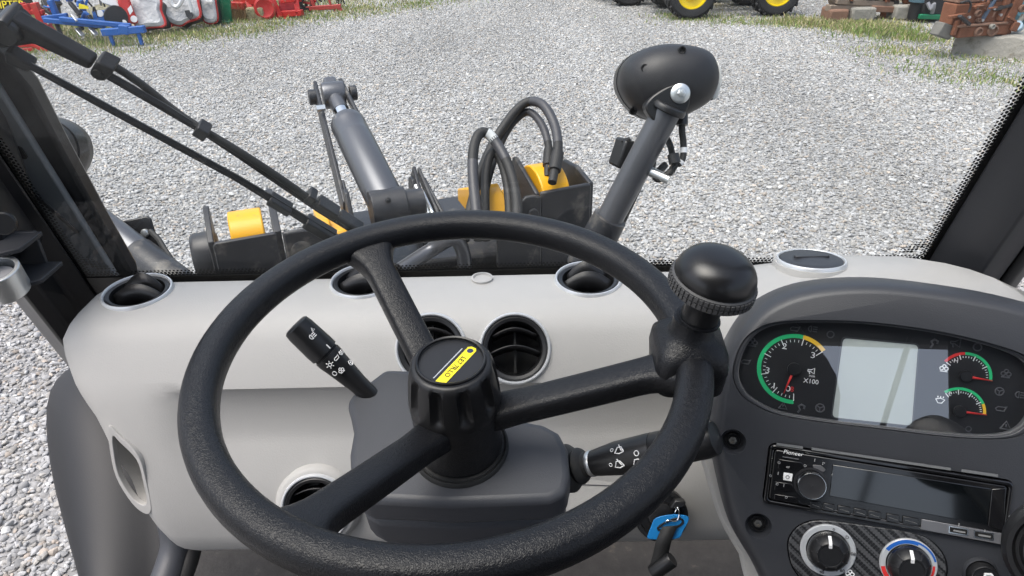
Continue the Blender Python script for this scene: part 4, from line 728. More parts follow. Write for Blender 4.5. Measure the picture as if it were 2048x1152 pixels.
mb = MB(); mb.tube(crom([W3(a, b, o) for a, b, o in ((222, 128, 0.06), (285, 170, 0.066), (345, 218, 0.06), (400, 256, 0.05), (480, 304, 0.045), (560, 356, 0.042), (640, 412, 0.04), (718, 462, 0.038))], 6), 0.0050, 10); mb.build('washer_hose', m_rubber, wip)
mb = MB(); mb.tube([W3(a, b, 0.05) for a, b in ((212, 148), (330, 216), (405, 262), (480, 312), (560, 366), (640, 418), (735, 476))], [0.0055, 0.0056, 0.0046, 0.0046, 0.005, 0.0065, 0.007], 6, up=WS.col[2].to_3d()); mb.build('upper_rod', m_wiper, wip)
def clip(a, b, dx, dy, l, w_, name='clip', th=0.022):
    p = W3(a, b, 0.046); d = (W3(a + dx, b + dy, 0.046) - p).normalized(); mb = MB(); mb.bar(p - d * l / 2, p + d * l / 2, w_, th, WS.col[2].to_3d()); mb.build(name, m_black, wip, bevel=0.002)
clip(405, 260, 10, 6, 0.016, 0.017); clip(622, 392, 10, 6.5, 0.012, 0.016); clip(655, 415, 10, 6.5, 0.035, 0.013); clip(700, 446, 10, 6.3, 0.04, 0.014, 'blade_end')
mb = MB(); mb.prism(ws_pts([(8, 103), (18, 102), (66, 131), (63, 139), (55, 144), (12, 125)], 0.045), 0.042, 0.062, WS); mb.build('lower_block', m_wiper, wip, bevel=0.003)
mb = MB(); mb.tube([W3(a, b, 0.045) for a, b in ((60, 131), (200, 207), (330, 278), (470, 354), (560, 408), (620, 446), (700, 492))], [0.0046, 0.0052, 0.0052, 0.0052, 0.0062, 0.007, 0.007], 6, up=WS.col[2].to_3d()); mb.build('lower_rod', m_wiper, wip)
clip(560, 408, 10, 6, 0.035, 0.012); clip(640, 458, 10, 6, 0.05, 0.015, 'blade_end')
# ------------------------------------------------------------------ loader front frame, turned a little to the left
YF = R_(20); FW = V((-math.sin(YF), math.cos(YF), 0)); RT_ = V((math.cos(YF), math.sin(YF), 0)); UP = V((0, 0, 1)); ZT = 1.36
def FM(o): m = Matrix.Identity(4); 
def fmat(o):
    m = Matrix.Identity(4)
    for i in range(3): m[i][0], m[i][1], m[i][2], m[i][3] = RT_[i], FW[i], UP[i], o[i]
    return m
A = PZ(1082, 386, ZT); B = PZ(1188, 374, ZT); FA = fmat(A); wR = (B - A).length
A2 = PZ(424, 487, ZT); B2 = PZ(548, 463, ZT); FA2 = fmat(A2); wL = (B2 - A2).length
ff_ = thing('front_loader', 'black steel front loader frame with two open-topped arm brackets', 'loader frame', V((A.x - 0.4, A.y, 0.4)))
XZ = Matrix(((1, 0, 0, 0), (0, 0, 1, 0), (0, 1, 0, 0), (0, 0, 0, 1)))          # prism drawn in x-z, pushed along y
YZ = Matrix(((0, 0, 1, 0), (1, 0, 0, 0), (0, 1, 0, 0), (0, 0, 0, 1)))          # prism drawn in y-z, pushed along x
# right bracket
mb = MB(); mb.prism([(-0.002, -0.55), (wR + 0.002, -0.55), (wR, 0.0), (wR - 0.012, 0.004), (0.0, 0.0)], 0.0, 0.014, FA @ XZ)
mb.prism([(0.012, -0.55), (0.22, -0.55), (0.20, 0.02), (0.185, 0.045), (0.165, 0.045), (0.012, -0.004)], -0.012, 0.002, FA @ YZ)
mb.prism([(0.010, -0.55), (0.22, -0.55), (0.20, 0.0), (0.185, 0.012), (0.10, 0.020), (0.010, 0.002)], wR - 0.004, wR + 0.012, FA @ YZ)
tag(mb.build('arm_bracket', m_blacksteel, ff_, bevel=0.005, seg=3), 'bracket below the looped hoses')
mb = MB(); mb.prism([(-0.02, -0.004), (-0.045, -0.004), (-0.13, -0.075), (-0.13, -0.4), (0.0, -0.4), (0.0, -0.01)], -0.004, 0.012, FA @ XZ); mb.build('side_wing', m_blacksteel, ff_, bevel=0.004)
mb = MB(); mb.lathe([(0.016, -0.008), (0.016, 0.004), (0.014, 0.006), (0.0005, 0.006)], frame(FA @ V((-0.026, -0.006, -0.055)), -FW), 24); mb.build('pin_cap', m_blacksteel, ff_)
mb = MB(); mb.lathe([(0.006, 0.0), (0.006, 0.002), (0.0005, 0.003)], frame(FA @ V((0.0, -0.002, -0.088)), -FW), 16); mb.build('grease_nipple', m_zinc, ff_)
# left bracket
mb = MB(); mb.prism([(-0.004, -0.55), (wL + 0.004, -0.55), (wL + 0.004, -0.004), (wL, 0.0), (0.006, -0.002), (0.0, -0.01)], 0.0, 0.014, FA2 @ XZ)
mb.prism([(0.012, -0.55), (0.16, -0.55), (0.13, 0.03), (0.12, 0.05), (0.10, 0.05), (0.012, -0.002)], -0.010, 0.004, FA2 @ YZ)
mb.prism([(0.010, -0.55), (0.20, -0.55), (0.20, 0.03), (0.19, 0.045), (0.13, 0.045), (0.010, 0.0)], wL - 0.002, wL + 0.016, FA2 @ YZ)
tag(mb.build('arm_bracket', m_blacksteel, ff_, bevel=0.005, seg=3), 'bracket with flat yellow arm end at left')
mb = MB(); mb.prism([(wL + 0.017, -0.002), (wL + 0.07, -0.002), (wL + 0.09, -0.008), (wL + 0.19, -0.075), (wL + 0.25, -0.14), (wL + 0.25, -0.5), (wL + 0.017, -0.5)], 0.0, 0.014, FA2 @ XZ); mb.build('side_wing', m_blacksteel, ff_, bevel=0.006)
mb = MB(); mb.lathe([(0.024, -0.008), (0.024, 0.002), (0.022, 0.003), (0.0005, 0.003)], frame(FA2 @ V((wL + 0.055, -0.001, -0.055)), -FW), 32); mb.build('pin_cap', m_blacksteel, ff_)
mb = MB(); mb.lathe([(0.045, -0.018), (0.055, -0.012), (0.055, 0.035), (0.048, 0.045), (0.0005, 0.045)], frame(FA2 @ V((-0.01, 0.08, -0.06)), -RT_), 36); mb.build('pin_boss', m_blacksteel, ff_)
# yoke, cross tube and body between the brackets
P0 = PZ(560, 560, 1.12); P1 = PZ(1100, 500, 1.12)
mb = MB(); mb.bar(P0, P1, 0.16, 0.10); mb.build('cross_beam', m_blacksteel, ff_, bevel=0.01)
mid = (P0 + P1) / 2; mb = MB(); mb.box((0, 0.22, -0.35), (0.55, 0.40, 0.75), fmat(mid)); mb.build('body', m_blacksteel, ff_, bevel=0.02)
mb = MB(); mb.box((0, 0.25, -0.86), (1.5, 0.2, 0.22), fmat(mid)); mb.build('axle', m_blacksteel, ff_, bevel=0.03)
mb = MB(); mb.tube(crom([PZ(800, 540, 1.2), PZ(862, 500, 1.22), PZ(905, 478, 1.26), PZ(925, 500, 1.22), PZ(930, 545, 1.15)], 6), 0.020, 12); mb.build('steel_pipe', m_barrel, ff_)
mb = MB(); mb.prism([(0.0, -0.3), (0.10, -0.3), (0.13, 0.06), (0.11, 0.09), (0.08, 0.09), (0.0, -0.02)], 0, 0.012, fmat(PZ(708, 470, 1.28)) @ YZ); mb.build('yoke_plate', m_blacksteel, ff_, bevel=0.003)
mb = MB(); mb.prism([(0.0, -0.3), (0.10, -0.3), (0.13, 0.06), (0.11, 0.09), (0.08, 0.09), (0.0, -0.02)], 0, 0.014, fmat(PZ(842, 440, 1.28)) @ YZ); mb.build('yoke_plate', m_blacksteel, ff_, bevel=0.003)
for a, b, c, d in ((826, 342, 850, 440), (838, 345, 878, 438), (850, 365, 890, 440)):
    mb = MB(); mb.bar(D(a, b, 2.06), D(c, d, 1.98), 0.010, 0.045, FW); mb.build('lever_plate', m_blacksteel, ff_, bevel=0.003)
mb = MB(); mb.tube([D(832, 372, 2.02), D(862, 440, 1.96)], 0.008, 10); mb.tube([D(846, 385, 2.0), D(872, 440, 1.95)], 0.005, 8); mb.build('link_rod', m_zinc, ff_)
# yellow lift arms inside the brackets
def arm_end(F, x0, x1, yc, zc, r, lab, tail=0.28):
    t_ = thing('lift_arm', lab, 'lift arm', F @ V((x0, yc, -0.6)), group=None); m_ = MB()
    pr = [(yc + r * math.cos(R_(a)), zc + r * 0.85 * math.sin(R_(a))) for a in range(20, 181, 10)] + [(yc - r, -0.5), (yc + tail, -0.5), (yc + tail, -0.14)]
    m_.prism(pr, x0, x1, F @ YZ); m_.build('boom', m_yellow, t_, bevel=0.004); return t_
la = arm_end(FA, 0.012, 0.094, 0.100, -0.040, 0.092, 'yellow lift arm end in the right bracket under the hoses')
mb = MB(); mb.box((0.068, 0.085, 0.04), (0.035, 0.035, 0.012), FA); mb.build('hose_block', m_yellow, la, bevel=0.002)
mb = MB(); mb.lathe([(0.006, 0), (0.006, 0.002), (0.0005, 0.002)], frame(FA @ V((0.018, 0.075, -0.002)), -RT_), 16); mb.build('bolt', m_zinc, la)
arm_end(FA2, 0.042, 0.122, 0.090, -0.028, 0.070, 'yellow lift arm end in the left bracket', 0.15)
lk = thing('lift_arm', 'yellow sloping arm plate between hoses and right bracket', 'lift arm', PZ(1000, 480, 0.7))
mb = MB(); mb.prism([(0.06, -0.06), (0.30, -0.06), (0.30, -0.02), (0.16, 0.035), (0.11, 0.02), (0.06, -0.04)], 0, 0.085, fmat(PZ(978, 440, 1.30)) @ YZ); mb.build('boom', m_yellow, lk, bevel=0.005)
lk = thing('lift_arm', 'yellow arm plate left of the tilt cylinder foot', 'lift arm', PZ(660, 500, 0.7))
mb = MB(); mb.prism([(0.0, -0.5), (0.28, -0.5), (0.28, 0.0), (0.12, 0.03), (0.05, -0.03), (0.0, -0.10)], 0, 0.030, fmat(PZ(652, 495, 1.24)) @ YZ); mb.prism([(0.0, -0.5), (0.28, -0.5), (0.28, 0.0), (0.10, 0.0), (0.05, -0.05), (0.0, -0.12)], 0.032, 0.075, fmat(PZ(652, 495, 1.24)) @ YZ); mb.build('boom', m_yellow, lk, bevel=0.004)
# ------------------------------------------------------------------ tilt cylinder
ty = thing('hydraulic_cylinder', 'grey tilt cylinder with chrome rod leaning forward from the loader frame', 'hydraulic cylinder', D(790, 420, 1.93))
T0, T1 = D(778, 415, 1.96), D(667, 190, 2.32); f, Ln = along(T0, T1)
mb = MB(); mb.lathe([(0.038, 0), (0.052, 0.03), (0.053, Ln * 0.55), (0.053, Ln * 0.565), (0.0525, Ln * 0.57), (0.0525, Ln * 0.66), (0.053, Ln * 0.665), (0.053, Ln * 0.705), (0.049, Ln * 0.72), (0.024, Ln * 0.722)], f, 40); mb.build('barrel', m_barrel, ty)
mb = MB(); mb.lathe([(0.0235, Ln * 0.70), (0.0235, Ln * 0.84)], f, 28); mb.build('rod', m_chrome, ty)
mb = MB(); mb.lathe([(0.0245, Ln * 0.835), (0.0255, Ln * 0.85), (0.0265, Ln * 0.96)], f, 28); mb.build('rod_sleeve', m_barrel, ty)
mb = MB(); mb.lathe([(0.052, -0.050), (0.052, 0.046)], frame(T0, RT_), 36); kf = mb.build('foot_eye', m_blacksteel, ty, bevel=0.003)
mb = MB(); mb.lathe([(0.040, 0.048), (0.040, 0.095)], frame(T0, RT_), 32); mb.build('pin', m_blacksteel, ty)
mb = MB(); mb.lathe([(0.008, 0), (0.008, 0.004), (0.003, 0.005), (0.0005, 0.009)], frame(T0 + (EYE - T0).normalized() * 0.054 + UP * 0.02, EYE - T0), 16); mb.build('grease_nipple', m_black, ty)
hd = f @ Matrix.Translation((0, 0, Ln)); ax = hd.inverted().to_3x3() @ RT_
HX = frame(T1, RT_, (T1 - T0)); mb = MB(); mb.lathe([(0.040, -0.034), (0.042, -0.028), (0.042, 0.028), (0.040, 0.034)], HX, 32); mb.build('head_eye', m_barrel, ty)
mb = MB(); mb.prism([(-0.03, -0.03), (0.045, -0.03), (0.062, -0.012), (0.062, 0.012), (0.045, 0.03), (-0.03, 0.03)], -0.02, 0.02, HX @ Matrix.Translation((0.02, 0, 0))); mb.build('head_block', m_barrel, ty, bevel=0.008)
for z0_, z1_ in ((-0.078, -0.050), (0.052, 0.074)): mb = MB(); mb.lathe([(0.024, z0_), (0.024, z1_)], HX, 24); mb.build('cross_pin', m_blacksteel, ty, bevel=0.003)
bc = thing('linkage', 'black side plates of the tilt linkage gripping the cylinder head', 'linkage', D(690, 420, 1.95))
for o_, e_ in ((-0.046, 1.0), (0.042, 0.42)):
    p1_ = T1 + RT_ * o_ + (T1 - T0).normalized() * 0.05; p2_ = T1 + RT_ * o_ + ((D(702, 430, 1.98) if e_ == 1.0 else D(735, 330, 2.1)) + RT_ * 0.0 - T1) * (1.0 if e_ == 1.0 else 0.45)
    if e_ == 1.0: p2_ = D(690, 420, 2.02)
    mb = MB(); mb.bar(p1_, p2_, 0.012, 0.062, FW); mb.build('side_plate', m_blacksteel, bc, bevel=0.004)
for a, b in ((637, 217), (662, 327)):
    mb = MB(); mb.lathe([(0.010, -0.02), (0.010, 0.006), (0.006, 0.008), (0.0005, 0.008)], frame(D(a, b, 2.2), -RT_), 6); mb.build('bolt', m_zinc, bc)
mb = MB(); mb.prism([(0, -0.25), (0.12, -0.25), (0.10, 0.05), (0.05, 0.09), (0.0, 0.05)], 0, 0.012, fmat(PZ(694, 430, 1.26)) @ YZ); mb.build('bell_crank', m_barrel, bc, bevel=0.004)
# ------------------------------------------------------------------ hoses
def hose(lab, pts, r=0.0165, band=None, ends=None):
    t_ = thing('hydraulic_hose', lab, 'hose', D(*pts[-1]), group='hydraulic hoses'); P_ = crom([D(*p) for p in pts], 6)
    MB().tube(P_, r, 14).build('tube', m_rubber, t_)
    for i, l, m_ in (band or []):
        a = int(i * (len(P_) - 1)); MB().tube(P_[a:a + l + 1], r * 1.03, 14).build('sleeve', m_, t_)
    if ends:
        a, b = P_[0], P_[1]; d = (b - a).normalized(); MB().lathe([(r * 0.9, -0.05), (r * 0.9, -0.012), (r * 1.3, -0.010), (r * 1.35, 0.035), (r * 1.25, 0.05), (r, 0.052)], frame(a, d), 20).build('fitting', m_rubber, t_)
m_slv = mat('hose_sleeve', (0.05, 0.05, 0.056), 0.45, bump=('noise', 500, 0.3, 0.0008)); m_tape = mat('hose_tape', (0.62, 0.64, 0.63), 0.45, var=0.2, vscale=60)
hose('outer of the two tall hoses looping to the right bracket', [(1110, 335, 1.97), (1116, 295, 2.00), (1109, 250, 2.04), (1087, 211, 2.08), (1060, 203, 2.12), (1035, 218, 2.12), (1004, 258, 2.10), (980, 300, 2.08), (958, 355, 2.03), (938, 430, 1.98), (930, 480, 1.95)], 0.0135, [(0.12, 16, m_slv)], True)
hose('inner of the two tall hoses looping to the right bracket', [(1096, 326, 2.02), (1097, 292, 2.05), (1086, 254, 2.09), (1066, 228, 2.13), (1048, 226, 2.14), (1022, 250, 2.13), (1000, 290, 2.10), (978, 350, 2.06), (962, 430, 2.0), (958, 480, 1.97)], 0.0112, [(0.14, 14, m_slv)], True)
hose('near hose loop with silver tape over the yellow arm', [(958, 480, 1.88), (953, 425, 1.90), (946, 350, 1.94), (947, 300, 1.97), (957, 270, 1.99), (973, 266, 2.0), (992, 285, 2.0), (1012, 320, 1.98), (1026, 360, 1.95), (1033, 400, 1.92), (1034, 450, 1.88)], 0.0142, [(0.50, 5, m_tape), (0.02, 14, m_slv), (0.58, 8, m_slv)])
hose('low inner hose arching behind the near hose loop', [(972, 480, 1.93), (970, 400, 1.97), (972, 345, 2.0), (980, 312, 2.02), (992, 306, 2.03), (1005, 330, 2.01), (1016, 380, 1.97), (1020, 450, 1.92)], 0.0125)
# ------------------------------------------------------------------ headlamps on posts
LO = [(1237, 165), (1242, 135), (1262, 110), (1295, 93), (1340, 86), (1390, 92), (1420, 106), (1434, 135), (1434, 168), (1420, 200), (1395, 220), (1360, 236), (1320, 243), (1285, 236), (1258, 212), (1243, 188)]
def headlamp(F, outl, lab, lens=True):
    t_ = thing('headlamp', lab, 'headlamp', F @ V((0, -0.1, 0)), group='headlamps on posts')
    o = sm2(outl, 3); rows_ = [[F @ V((*p, z)) for p in inset(o, k)] for z, k in ((-0.045, 0.97), (-0.040, 1.0), (0.010, 1.0), (0.035, 0.965), (0.060, 0.88), (0.080, 0.72), (0.093, 0.50), (0.099, 0.25), (0.100, 0.05))]
    mb = MB(); mb.loft(rows_); sh = mb.build('shell', mat('lamp_shell', (0.016, 0.016, 0.018), 0.48, bump=('noise', 260, 0.1, 0.0006), var=0.15, vscale=25, rvar=0.05), t_, ang=60)
    mb = MB(); mb.loft([[F @ V((*p, z)) for p in inset(o, k)] for z, k in ((-0.115, 0.90), (-0.105, 0.985), (-0.080, 1.01), (-0.047, 1.01), (-0.046, 0.96))]); rm = mb.build('front_rim', m_black, t_)
    mb = MB(); mb.loft([[F @ V((*p, z)) for p in inset(o, k)] for z, k in ((-0.118, 0.86), (-0.130, 0.6), (-0.134, 0.1))]); mb.build('front_lens', m_chrome, t_)
    return t_, sh
LF = frame(D(1338, 163, 1.64), V((0.02, -0.96, 0.28)), V((1, 0, 0)))
lo = [PF(a, b, LF, 0.0) for a, b in LO]; lo = [(x * 0.97, y * 0.97) for x, y in lo]
hl, sh = headlamp(LF, lo, 'black headlamp on the right post above the gravel')
def dome_z(u, v):                                                      # height of the shell under a local point
    k = max(1e-3, math.hypot(u / 0.108, v / 0.085)); T = [(0, .1), (.25, .099), (.5, .093), (.72, .08), (.88, .06), (.965, .035), (1, .01), (9, .0)]
    for (a, p), (b, q) in zip(T, T[1:]):
        if a <= k <= b: return p + (q - p) * (k - a) / (b - a)
    return 0
for a, b in ((1284, 138), (1357, 103), (1273, 222)):
    u, v = PF(a, b, LF, 0.05); z = dome_z(u, v); mb = MB(); mb.lathe([(0.0085, -0.01), (0.0085, 0.003), (0.0065, 0.003), (0.006, -0.004), (0.0005, -0.004)], LF @ Matrix.Translation((u, v, z)), 20); mb.build('screw_hole', m_void, sh)
mb = MB(); s_ = [PF(a, b, LF, 0.0) for a, b in ((1430, 122), (1437, 138), (1439, 165), (1430, 196), (1418, 202), (1424, 165))]; mb.prism(s_, -0.03, 0.022, LF); mb.build('side_lens', mat('side_lens', (0.7, 0.7, 0.66), 0.25), hl, bevel=0.003)
bp_ = sm2([PF(a, b, LF, 0.095) for a, b in ((1300, 196), (1325, 178), (1352, 166), (1370, 165), (1380, 176), (1380, 195), (1376, 215), (1360, 235), (1330, 250), (1305, 240), (1290, 215))], 3)
mb = MB(); mb.prism(bp_, 0.060, 0.100, LF); bk = mb.build('bracket', m_black, hl, bevel=0.004)
bf = LF @ Matrix.Translation((*PF(1361, 187, LF, 0.104), 0.100)); mb = MB(); mb.lathe([(0.021, 0), (0.021, 0.004), (0.017, 0.007), (0.010, 0.009)], bf, 32); bw = mb.build('washer', m_zinc, bk); mb = MB(); mb.lathe([(0.009, 0.005), (0.009, 0.014), (0.007, 0.016)], bf, 6); mb.lathe([(0.005, 0.015), (0.005, 0.022), (0.0005, 0.023)], bf, 16); mb.build('nut', m_zinc, bw)
po = thing('lamp_post', 'dark tubular post carrying the right headlamp', 'lamp post', D(1190, 490, 1.74))
Q0, Q1 = D(1175, 520, 1.76), D(1338, 214, 1.57); f, Ln = along(Q0, Q1)
mb = MB(); mb.lathe([(0.0315, 0), (0.0315, Ln)], f, 32); mb.build('tube', m_barrel, po)
mb = MB(); mb.lathe([(0.040, Ln * 0.98), (0.040, Ln * 1.0), (0.036, Ln * 1.02)], f, 32); mb.build('cap', m_black, po, bevel=0.003)
mb = MB(); mb.lathe([(0.045, -0.02), (0.045, Ln * 0.06), (0.040, Ln * 0.30), (0.034, Ln * 0.305)], f, 32); mb.build('socket', m_blacksteel, po)
cb = thing('lamp_cable', 'black lamp cable with white tags looping beside the right post', 'cable', D(1330, 350, 1.62))
P_ = crom([D(*p) for p in ((1362, 226, 1.60), (1364, 240, 1.60), (1364, 262, 1.61), (1367, 290, 1.62), (1366, 315, 1.62), (1357, 328, 1.62), (1347, 318, 1.63), (1340, 290, 1.65), (1328, 268, 1.67))], 5); MB().tube(P_, 0.0075, 10).build('cable', m_rubber, cb)
MB().tube(P_[16:19], 0.0079, 10).build('tag', m_white, cb); MB().tube(P_[22:25], 0.0079, 10).build('tag', m_white, cb)
P2_ = crom([D(*p) for p in ((1352, 325, 1.62), (1340, 345, 1.62), (1318, 358, 1.63), (1312, 350, 1.64), (1330, 330, 1.66))], 5); MB().tube(P2_, 0.0085, 10).build('cable', m_rubber, cb)
for a, b, c, d in ((1364, 228, 1364, 250), (1346, 308, 1350, 326)): MB().tube([D(a, b, 1.6), D(c, d, 1.6)], 0.013, 12).build('connector', m_black, cb)
MB().tube([D(1290, 338, 1.64), D(1338, 360, 1.62)], 0.011, 12).build('metal_end', m_zinc, cb)
MB().tube(crom([D(1305, 300, 1.68), D(1302, 335, 1.68), D(1285, 355, 1.7), D(1235, 460, 1.76), D(1205, 500, 1.78)], 6), 0.010, 10).build('cable', m_rubber, cb)
bx_ = thing('connector_box', 'small black connector pouch strapped behind the right post', 'connector box', D(1250, 330, 1.72)); mb = MB(); mb.bar(D(1240, 335, 1.72), D(1258, 280, 1.70), 0.045, 0.05, FW); mb.build('pouch', m_black, bx_, bevel=0.006); mb = MB(); mb.bar(D(1244, 300, 1.70), D(1262, 296, 1.70), 0.05, 0.012, FW); mb.build('strap', m_rubber, bx_)
LF2 = frame(D(34, 305, 1.60), V((-0.02, -0.96, 0.28)), V((1, 0, 0))); headlamp(LF2, [(-x, y) for x, y in lo], 'black headlamp half hidden by the left pillar')
po = thing('lamp_post', 'dark tubular post carrying the left headlamp', 'lamp post', D(390, 590, 1.52))
f, Ln = along(D(410, 610, 1.50), D(100, 372, 1.58)); mb = MB(); mb.lathe([(0.0345, 0), (0.0345, Ln)], f, 32); mb.build('tube', m_barrel, po)
mb = MB(); mb.lathe([(0.037, 0), (0.037, Ln * 0.42), (0.0345, Ln * 0.43)], f, 32); mb.build('socket', m_blacksteel, po)
mb = MB(); g_ = frame(D(275, 470, 1.60), V((0.0, -0.95, 0.3)), V((1, 0, 0))); mb.prism([PF(a, b, g_) for a, b in ((228, 446), (296, 431), (304, 436), (325, 505), (300, 520), (240, 480))], 0, 0.008, g_); bt = mb.build('plate', m_pillar, po, bevel=0.003)
mb = MB(); mb.lathe([(0.009, 0.006), (0.009, 0.012), (0.007, 0.015), (0.0005, 0.016)], g_ @ Matrix.Translation((*PF(290, 466, g_, 0.01), 0)), 20); mb.build('bolt', m_zinc, bt)
MB().tube(crom([D(300, 462, 1.56), D(318, 480, 1.55), D(330, 500, 1.54), D(350, 530, 1.52)], 5), 0.006, 8).build('cable', m_rubber, po)
# ------------------------------------------------------------------ mudguard below the left door opening
mg = thing('mudguard', 'broad black plastic mudguard below the left pillar', 'mudguard', EYE + V((-0.8, 0.8, -1.6)))
rows_ = []
for (lx, ly, ld, rx, ry, rd) in ((150, 733, 1.42, 300, 700, 1.36), (110, 755, 1.38, 320, 790, 1.30), (90, 800, 1.34, 350, 880, 1.24), (94, 880, 1.30, 350, 980, 1.20), (112, 970, 1.26, 350, 1080, 1.17), (140, 1060, 1.22, 345, 1180, 1.14), (180, 1170, 1.16, 330, 1300, 1.10)):
    a, b = D(lx, ly, ld), D(rx, ry, rd); row = []
    for i in range(9):
        t_ = i / 8; p = a.lerp(b, t_) + V((0, -0.10, 0.05)) * math.sin(math.pi * min(1, t_ * 1.1)) * 0.5; row.append(p)
    row = [a + V((0.01, 0.05, -0.05))] + row; rows_.append(row)
mb = MB(); mb.loft(rows_, capends=False, closed=False); mb.build('guard', mat('guard_plastic', (0.013, 0.0135, 0.016), 0.55, bump=('noise', 500, 0.2, 0.0008), var=0.15, vscale=8), mg, solid=0.014, sub=1)
# ------------------------------------------------------------------ verges and grass
m_soil = ground_material('verge_soil', (0.13, 0.11, 0.07), (0.30, 0.27, 0.20), (0.20, 0.19, 0.11), 22)
def G(px, py, z=0.0): return PZ(px, py, z)
def verge(name, edge, back, z=0.035):
    mb = MB(); n = len(edge); vs_ = []; k = 6
    for e, b_ in zip(edge, back):
        for j in range(k + 1):
            t_ = j / k; p = e.lerp(b_, t_); vs_.append(V((p.x, p.y, -0.01 + z * min(1, t_ * 5) + 0.012 * math.sin(p.x * 3.1 + p.y * 2.3))))
    mb.add(vs_, [(i * (k + 1) + j, (i + 1) * (k + 1) + j, (i + 1) * (k + 1) + j + 1, i * (k + 1) + j + 1) for i in range(n - 1) for j in range(k)]); return tag(mb.build(name, m_soil), kind='structure')
e_ = [G(-160, 150), G(0, 118), G(120, 112), G(300, 98), G(450, 72), G(560, 56), G(700, 34), G(830, 14), G(950, -4)]
b_ = [p + V((-1.5, 16, 0)) for p in e_]; verge('verge', e_, b_)
e2_ = [G(1330, 34), G(1420, 42), G(1520, 46), G(1600, 56), G(1700, 62), G(1740, 58), G(1900, 66), G(2150, 62)]
b2_ = [p + V((2.0, 14, 0)) for p in e2_]; verge('verge', e2_, b2_, 0.025)
m_leaf = bpy.data.materials.new('grass_blade'); m_leaf.use_nodes = True; t = m_leaf.node_tree; b = t.nodes['Principled BSDF']; at = t.nodes.new('ShaderNodeAttribute'); at.attribute_name = 'tone'; t.links.new(at.outputs['Color'], b.inputs['Base Color']); b.inputs['Roughness'].default_value = 0.6
def grass(name, lab, spots, n, h0, h1, dry=0.35, wd=0.006):
    vs_ = np.empty((n, 4, 3), np.float32); cl_ = np.empty((n, 4, 4), np.float32)
    for i in range(n):
        x, y, z, sc_ = spots(); a = rng.uniform(0, 6.283); h_ = rng.uniform(h0, h1) * sc_; ln_ = rng.normal(0, 0.45) * h_; la_ = rng.uniform(0, 6.283); w_ = wd * rng.uniform(0.6, 1.5)
        p = np.array([x, y, z]); d = np.array([math.cos(a), math.sin(a), 0]) * w_; b_ = np.array([math.cos(la_), math.sin(la_), 0]) * ln_
        vs_[i] = [p - d, p + d, p + b_ * 0.45 + d * 0.8 + [0, 0, h_ * 0.65], p + b_ + [0, 0, h_]]
        r = rng.random(); c = np.array([0.48, 0.42, 0.25]) if r < dry * 0.6 else (np.array([0.36, 0.36, 0.13]) if r < dry else np.array([0.20, 0.28, 0.075])); c = c * rng.uniform(0.6, 1.25); cl_[i, :, :3] = c; cl_[i, :, 3] = 1
    me = bpy.data.meshes.new(name); me.from_pydata(vs_.reshape(-1, 3).tolist(), [], [(4 * i, 4 * i + 1, 4 * i + 2, 4 * i + 3) for i in range(n)]); ca_ = me.attributes.new('tone', 'FLOAT_COLOR', 'POINT'); ca_.data.foreach_set('color', cl_.reshape(-1)); me.materials.append(m_leaf)
    o = bpy.data.objects.new(name, me); COL.objects.link(o); return tag(o, lab, 'grass', kind='stuff')
def along_edge(E, d0, d1, clump=None):
    cs = [(rng.uniform(0, len(E) - 1.001), rng.uniform(d0, d1), rng.uniform(0.15, 0.5), rng.uniform(0.6, 1.3)) for _ in range(clump or 1)]
    def f():
        if clump and rng.random() < 0.75:
            s_, d_, sp, sc_ = cs[int(rng.integers(len(cs)))]; i = int(s_); p = E[i].lerp(E[i + 1], s_ - i); return (p.x + rng.normal(0, sp), p.y + d_ + rng.normal(0, sp * 0.7), 0.01, sc_)
        s_ = rng.uniform(0, len(E) - 1.001); i = int(s_); p = E[i].lerp(E[i + 1], s_ - i); return (p.x, p.y + d0 + (d1 - d0) * rng.random() ** 1.3, 0.01, 0.8)
    return f
grass('grass', 'rough yellowing grass under the implements at upper left', along_edge(e_, 0.25, 4.5, 90), 30000, 0.02, 0.085, 0.62, 0.007)
grass('grass', 'sparse grass along the gravel edge below the implements', along_edge(e_, -0.3, 0.7, 40), 5000, 0.02, 0.07, 0.5, 0.006)
gp = [G(1590, 50), G(1650, 58), G(1720, 62), G(1760, 55)]
grass('grass', 'tall yellow-green grass clump right of the green tractor', along_edge(gp, 0.0, 0.5, 18), 7000, 0.02, 0.085, 0.70, 0.007)
gp = [G(1330, 36), G(1450, 46), G(1600, 55)]; grass('grass', 'low grass under the tractor wheels', along_edge(gp, -0.15, 0.5, 24), 2200, 0.02, 0.06, 0.4, 0.006)
gp = [G(1765, 108), G(1830, 112), G(1900, 118), G(2060, 132)]; grass('grass', 'green weeds along the foot of the concrete block', along_edge(gp, -0.05, 0.45, 22), 1400, 0.015, 0.06, 0.5, 0.006)
gp = [G(1700, 70), G(1800, 78), G(1880, 82)]; grass('grass', 'scattered weeds before the scrap frames', along_edge(gp, -0.2, 0.6, 14), 1500, 0.03, 0.12, 0.3, 0.006)
gp = [G(1850, 150), G(2020, 170), G(2100, 200)]; grass('grass', 'thin weeds sprouting from gravel at right', along_edge(gp, -0.3, 0.6, 14), 1000, 0.02, 0.07, 0.3, 0.006)
